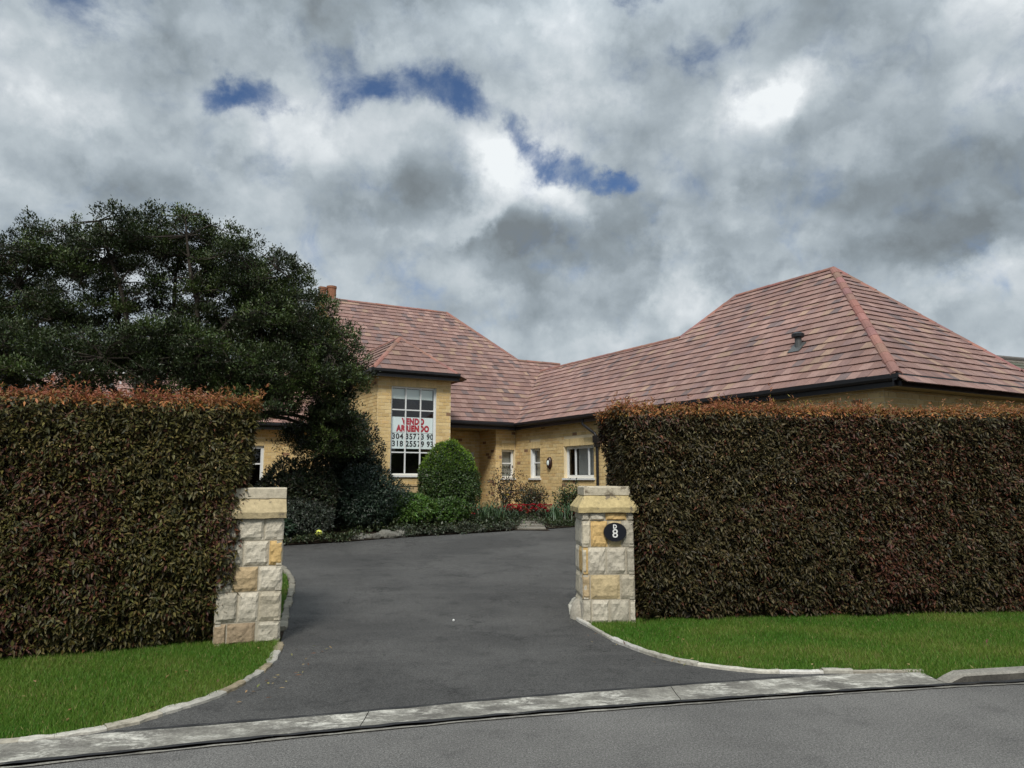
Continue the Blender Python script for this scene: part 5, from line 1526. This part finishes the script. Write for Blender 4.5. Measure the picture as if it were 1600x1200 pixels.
shrub('small_shrub', 'low dark broad leaved shrub beside the left pillar', 'shrub', (-5.3, 15.6), (0.7, 0.5, 0.55), 4200, 0.075, [(0.026, 0.050, 0.028), (0.036, 0.062, 0.036)], 25, 0.6)
shrub('clipped_bush', 'rounded bright green clipped bush in front of the tower', 'bush', (-1.72, 20.2), (0.86, 0.80, 2.10), 26000, 0.050, G_MID + [(0.060, 0.105, 0.02)], 26, 0.5, lumps=0.16, freq=2.6, taper=0.22)
# fresh growth on its top
zg = gz(20.2); n = 4200; u = rand_dirs(n); u[:, 2] = np.abs(u[:, 2]); k = u[:, 2] > 0.25; u = u[k]; n = len(u)
tp_ = 1 - 0.22 * u[:, 2]; sc_n = 0.98 + 0.12 * noise_np(u, 2.6, 26) + rng.normal(0, .03, n)
P = np.stack([-1.72 + u[:, 0] * .87 * tp_ * sc_n, 20.2 + u[:, 1] * .81 * tp_ * sc_n, zg + 1.05 + u[:, 2] * 1.08 * sc_n], 1)
for o in COL.objects:
    if o.name == 'clipped_bush':
        part('new_growth', leaves_mesh('new_growth', P, u + rand_dirs(n) * .6 + np.array((0, 0, .4)), rand_dirs(n) + u, rng.uniform(.035, .065, n), np.full(n, .022), tint(n, [(0.12, 0.22, 0.02), (0.16, 0.26, 0.03)]), .15), M_SHOOT, o, kind='stuff')
shrub('low_shrub', 'low bright green shrub left of the clipped bush', 'shrub', (-2.55, 18.1), (0.80, 0.6, 0.85), 11000, 0.065, G_BRIGHT, 27, 0.45)
shrub('low_shrub', 'small mid green shrub below the clipped bush', 'shrub', (-1.55, 18.3), (0.52, 0.45, 0.72), 6000, 0.06, G_MID + G_BRIGHT, 28, 0.45)
shrub('low_shrub', 'small green shrub just left of the plaque pillar', 'shrub', (1.58, 20.2), (0.46, 0.42, 1.0), 2300, 0.07, G_MID + G_DARK, 29, 0.45, lumps=0.35, sparse=True, stems=8)
rs = shrub('rose_bush', 'loose reddish rose bush against the wing wall', 'rose bush', (-0.15, 21.4), (0.62, 0.5, 1.45), 1500, 0.065, [(0.075, 0.035, 0.028), (0.05, 0.045, 0.025), (0.035, 0.045, 0.022)], 30, 0.5, sparse=True, stems=9)
blooms(rs, (-0.25, 21.2), (.12, .1), 4, 0.07, [(0.6, 0.45, 0.08), (0.65, 0.5, 0.3)], .55, .2)
rs = shrub('rose_bush', 'darker green rose bush right of the loose rose bush', 'rose bush', (0.55, 21.5), (0.5, 0.42, 0.95), 2600, 0.06, [(0.04, 0.045, 0.022), (0.05, 0.032, 0.022), (0.03, 0.045, 0.02)], 31, 0.5, sparse=True, stems=8)
REDS = [(0.36, 0.012, 0.022), (0.28, 0.010, 0.020), (0.42, 0.03, 0.04)]
for (c, n, r, lab) in (((-1.12, 19.0), 30, (.11, .08), 'red flowering plant below the clipped bush'), ((0.05, 20.0), 60, (.24, .12), 'dark red flowering plant under the loose rose bush'),
                       ((0.72, 19.9), 80, (.24, .13), 'bright red flowering plant under the wing window'), ((1.52, 19.3), 16, (.13, .1), 'red flowering plant beside the plaque pillar')):
    rt_ = shrub('flowering_plant', lab, 'plant', c, (r[0] * 2.2, r[1] * 2.4, .42), 900, 0.055, G_DARK + [(0.05, 0.03, 0.02)], int(abs(c[0]) * 100), 0.5, sparse=True, stems=6)
    blooms(rt_, c, r, n, 0.055, REDS, .33, .11)
strap_plant('iris_clump', 'clump of arching strap leaves right of the clipped bush', (-0.62, 18.9), 90, .62, [(0.045, 0.085, 0.03), (0.06, 0.105, 0.04), (0.03, 0.06, 0.022)], 1, .75)
strap_plant('iris_clump', 'clump of upright strap leaves left of the plaque pillar', (1.22, 19.1), 80, .55, [(0.045, 0.09, 0.04), (0.065, 0.115, 0.05)], 2, .6)
strap_plant('iris_clump', 'small clump of dark strap leaves between red flowers', (-0.15, 19.4), 50, .4, [(0.035, 0.06, 0.03), (0.05, 0.08, 0.04)], 3, .6)
# low plants creeping over the edge of the bed
def creeper(name, label, line, wdt, hgt, n, pal, leaf, ratio=.6):
    L = np.array(dense(catmull(line), .03)); i = rng.integers(0, len(L), n)
    x = L[i, 0] + rng.normal(0, wdt, n); y = L[i, 1] + rng.normal(0, wdt, n) + wdt
    lump = np.array([0.55 + mnoise.noise((a * 3.2, b * 3.2, 6)) * .9 for a, b in zip(x, y)])
    z = gz_np(y) + .02 + hgt * np.clip(lump, .1, 1.4) * rng.uniform(.3, 1, n)
    P = np.stack([x, y, z], 1)
    C = tint(n, pal) * (1 + .4 * noise_np(P, 4, 2))[:, None]
    Ls = leaf * rng.uniform(.6, 1.4, n)
    obj(name, leaves_mesh(name, P, rand_dirs(n) + np.array((0, -.4, .4)), rand_dirs(n) * .6 + np.array((0, 0, 1)), Ls, Ls * ratio, C, .1), M_LEAF, None, kind='stuff', label=label, category='ground cover')
creeper('ground_cover', 'grey green ground cover along the edge of the bed', [(-2.55, 16.3), (-1.44, 16.9), (-0.6, 17.35), (0.05, 17.8)], .13, .22, 5200, [(0.050, 0.060, 0.036), (0.035, 0.050, 0.022), (0.075, 0.08, 0.055)], .05)
creeper('ground_cover', 'dark ground cover at the drive edge under the large shrubs', [(-6.4, 14.5), (-4.5, 15.1), (-3.3, 15.75)], .14, .25, 5200, [(0.030, 0.045, 0.020), (0.045, 0.06, 0.022), (0.06, 0.065, 0.03)], .05)
creeper('ground_cover', 'green ground cover right of the stone path', [(0.92, 18.15), (1.5, 18.55), (3.0, 19.1)], .13, .2, 2600, [(0.045, 0.065, 0.022), (0.035, 0.05, 0.02)], .045)
creeper('ground_cover', 'mixed low leaves filling the bed below the house', [(-3.6, 17.0), (-2.2, 17.6), (-1.0, 18.3), (-0.3, 19.2), (-.2, 20.3)], .4, .3, 9000, [(0.035, 0.055, 0.018), (0.03, 0.04, 0.02), (0.05, 0.06, 0.025)], .06)
creeper('ground_cover', 'mixed low leaves under the wing windows', [(.95, 18.6), (1.3, 19.4), (1.0, 20.4), (.7, 21.2)], .28, .25, 4200, [(0.035, 0.055, 0.018), (0.045, 0.035, 0.02), (0.05, 0.06, 0.025)], .055)
# lumpy grey rocks at the bed edge
rr = random.Random(77)
for i in range(13):
    f = i / 12
    x, y = -3.35 + f * 0.95 + rr.uniform(-.05, .05), 15.86 + f * .52 + rr.uniform(0, .18)
    bm = bmesh.new(); bmesh.ops.create_icosphere(bm, subdivisions=2, radius=1)
    s = rr.uniform(.06, .13); sc_ = (s * rr.uniform(1.1, 1.7), s * rr.uniform(.8, 1.2), s * rr.uniform(.7, 1.1))
    for v in bm.verts:
        v.co *= 1 + .3 * mnoise.noise(v.co * 1.6 + Vector((i * 5, 0, 0)))
        v.co = Vector((v.co.x * sc_[0], v.co.y * sc_[1], v.co.z * sc_[2]))
    me = bpy.data.meshes.new('rock'); bm.to_mesh(me); bm.free()
    at = me.color_attributes.new('Col', 'FLOAT_COLOR', 'POINT'); g = rr.uniform(.10, .19)
    at.data.foreach_set('color', np.tile(np.array((g, g * .97, g * .84, 1), dtype=np.float32), len(me.vertices)))
    o = obj('rock', me, M_STONE, None, label='small rough grey rock in the row edging the bed', category='rock', group='rocks edging the bed'); o.location = (x, y, gz(y) + sc_[2] * .6)
# yellow ball and white pebble
bm = bmesh.new(); bmesh.ops.create_uvsphere(bm, u_segments=18, v_segments=12, radius=.075)
for v in bm.verts: v.co *= 1 + .05 * mnoise.noise(v.co * 30)
me = bpy.data.meshes.new('ball'); bm.to_mesh(me); bm.free()
for p in me.polygons: p.use_smooth = True
o = obj('ball', me, M_YELLOW, None, label='yellow green ball among the dark shrubs at the drive edge', category='ball'); o.location = (-3.985, 15.45, gz(15.45) + .19)
bm = bmesh.new(); bmesh.ops.create_icosphere(bm, subdivisions=1, radius=.014)
me = bpy.data.meshes.new('pebble'); bm.to_mesh(me); bm.free()
o = obj('pebble', me, M_NUM, None, label='tiny white pebble lying alone on the drive', category='pebble'); o.location = (-.66, 8.58, gz(8.6) + .012)

# distant garden trees at the far right
def far_tree(c, r, n, seed, label):
    root = thing('garden_tree', label, 'tree', (c[0], c[1], .6))
    m = MB(); m.tube([(c[0], c[1], .5), (c[0] + .1, c[1], c[2] - r[2] * .3), (c[0], c[1], c[2] + r[2] * .5)], [.22, .15, .05], 7); part('trunk', m.mesh('trunk'), M_BARK, root)
    u = rand_dirs(n); P = u * (1 + .3 * noise_np(u, 2, seed))[:, None] * (rng.uniform(.4, 1, n) ** .5)[:, None] * np.array(r) + np.array(c)
    part('crown', leaves_mesh('crown', P, rand_dirs(n), rand_dirs(n) + np.array((0, 0, .6)), rng.uniform(.15, .3, n), rng.uniform(.08, .14, n), tint(n, G_DARK) , .15), M_LEAF, root, kind='stuff')
far_tree((23.3, 31.0, 4.9), (1.5, 1.2, 1.9), 5000, 3, 'dark bushy tree in front of the far mossy roof')
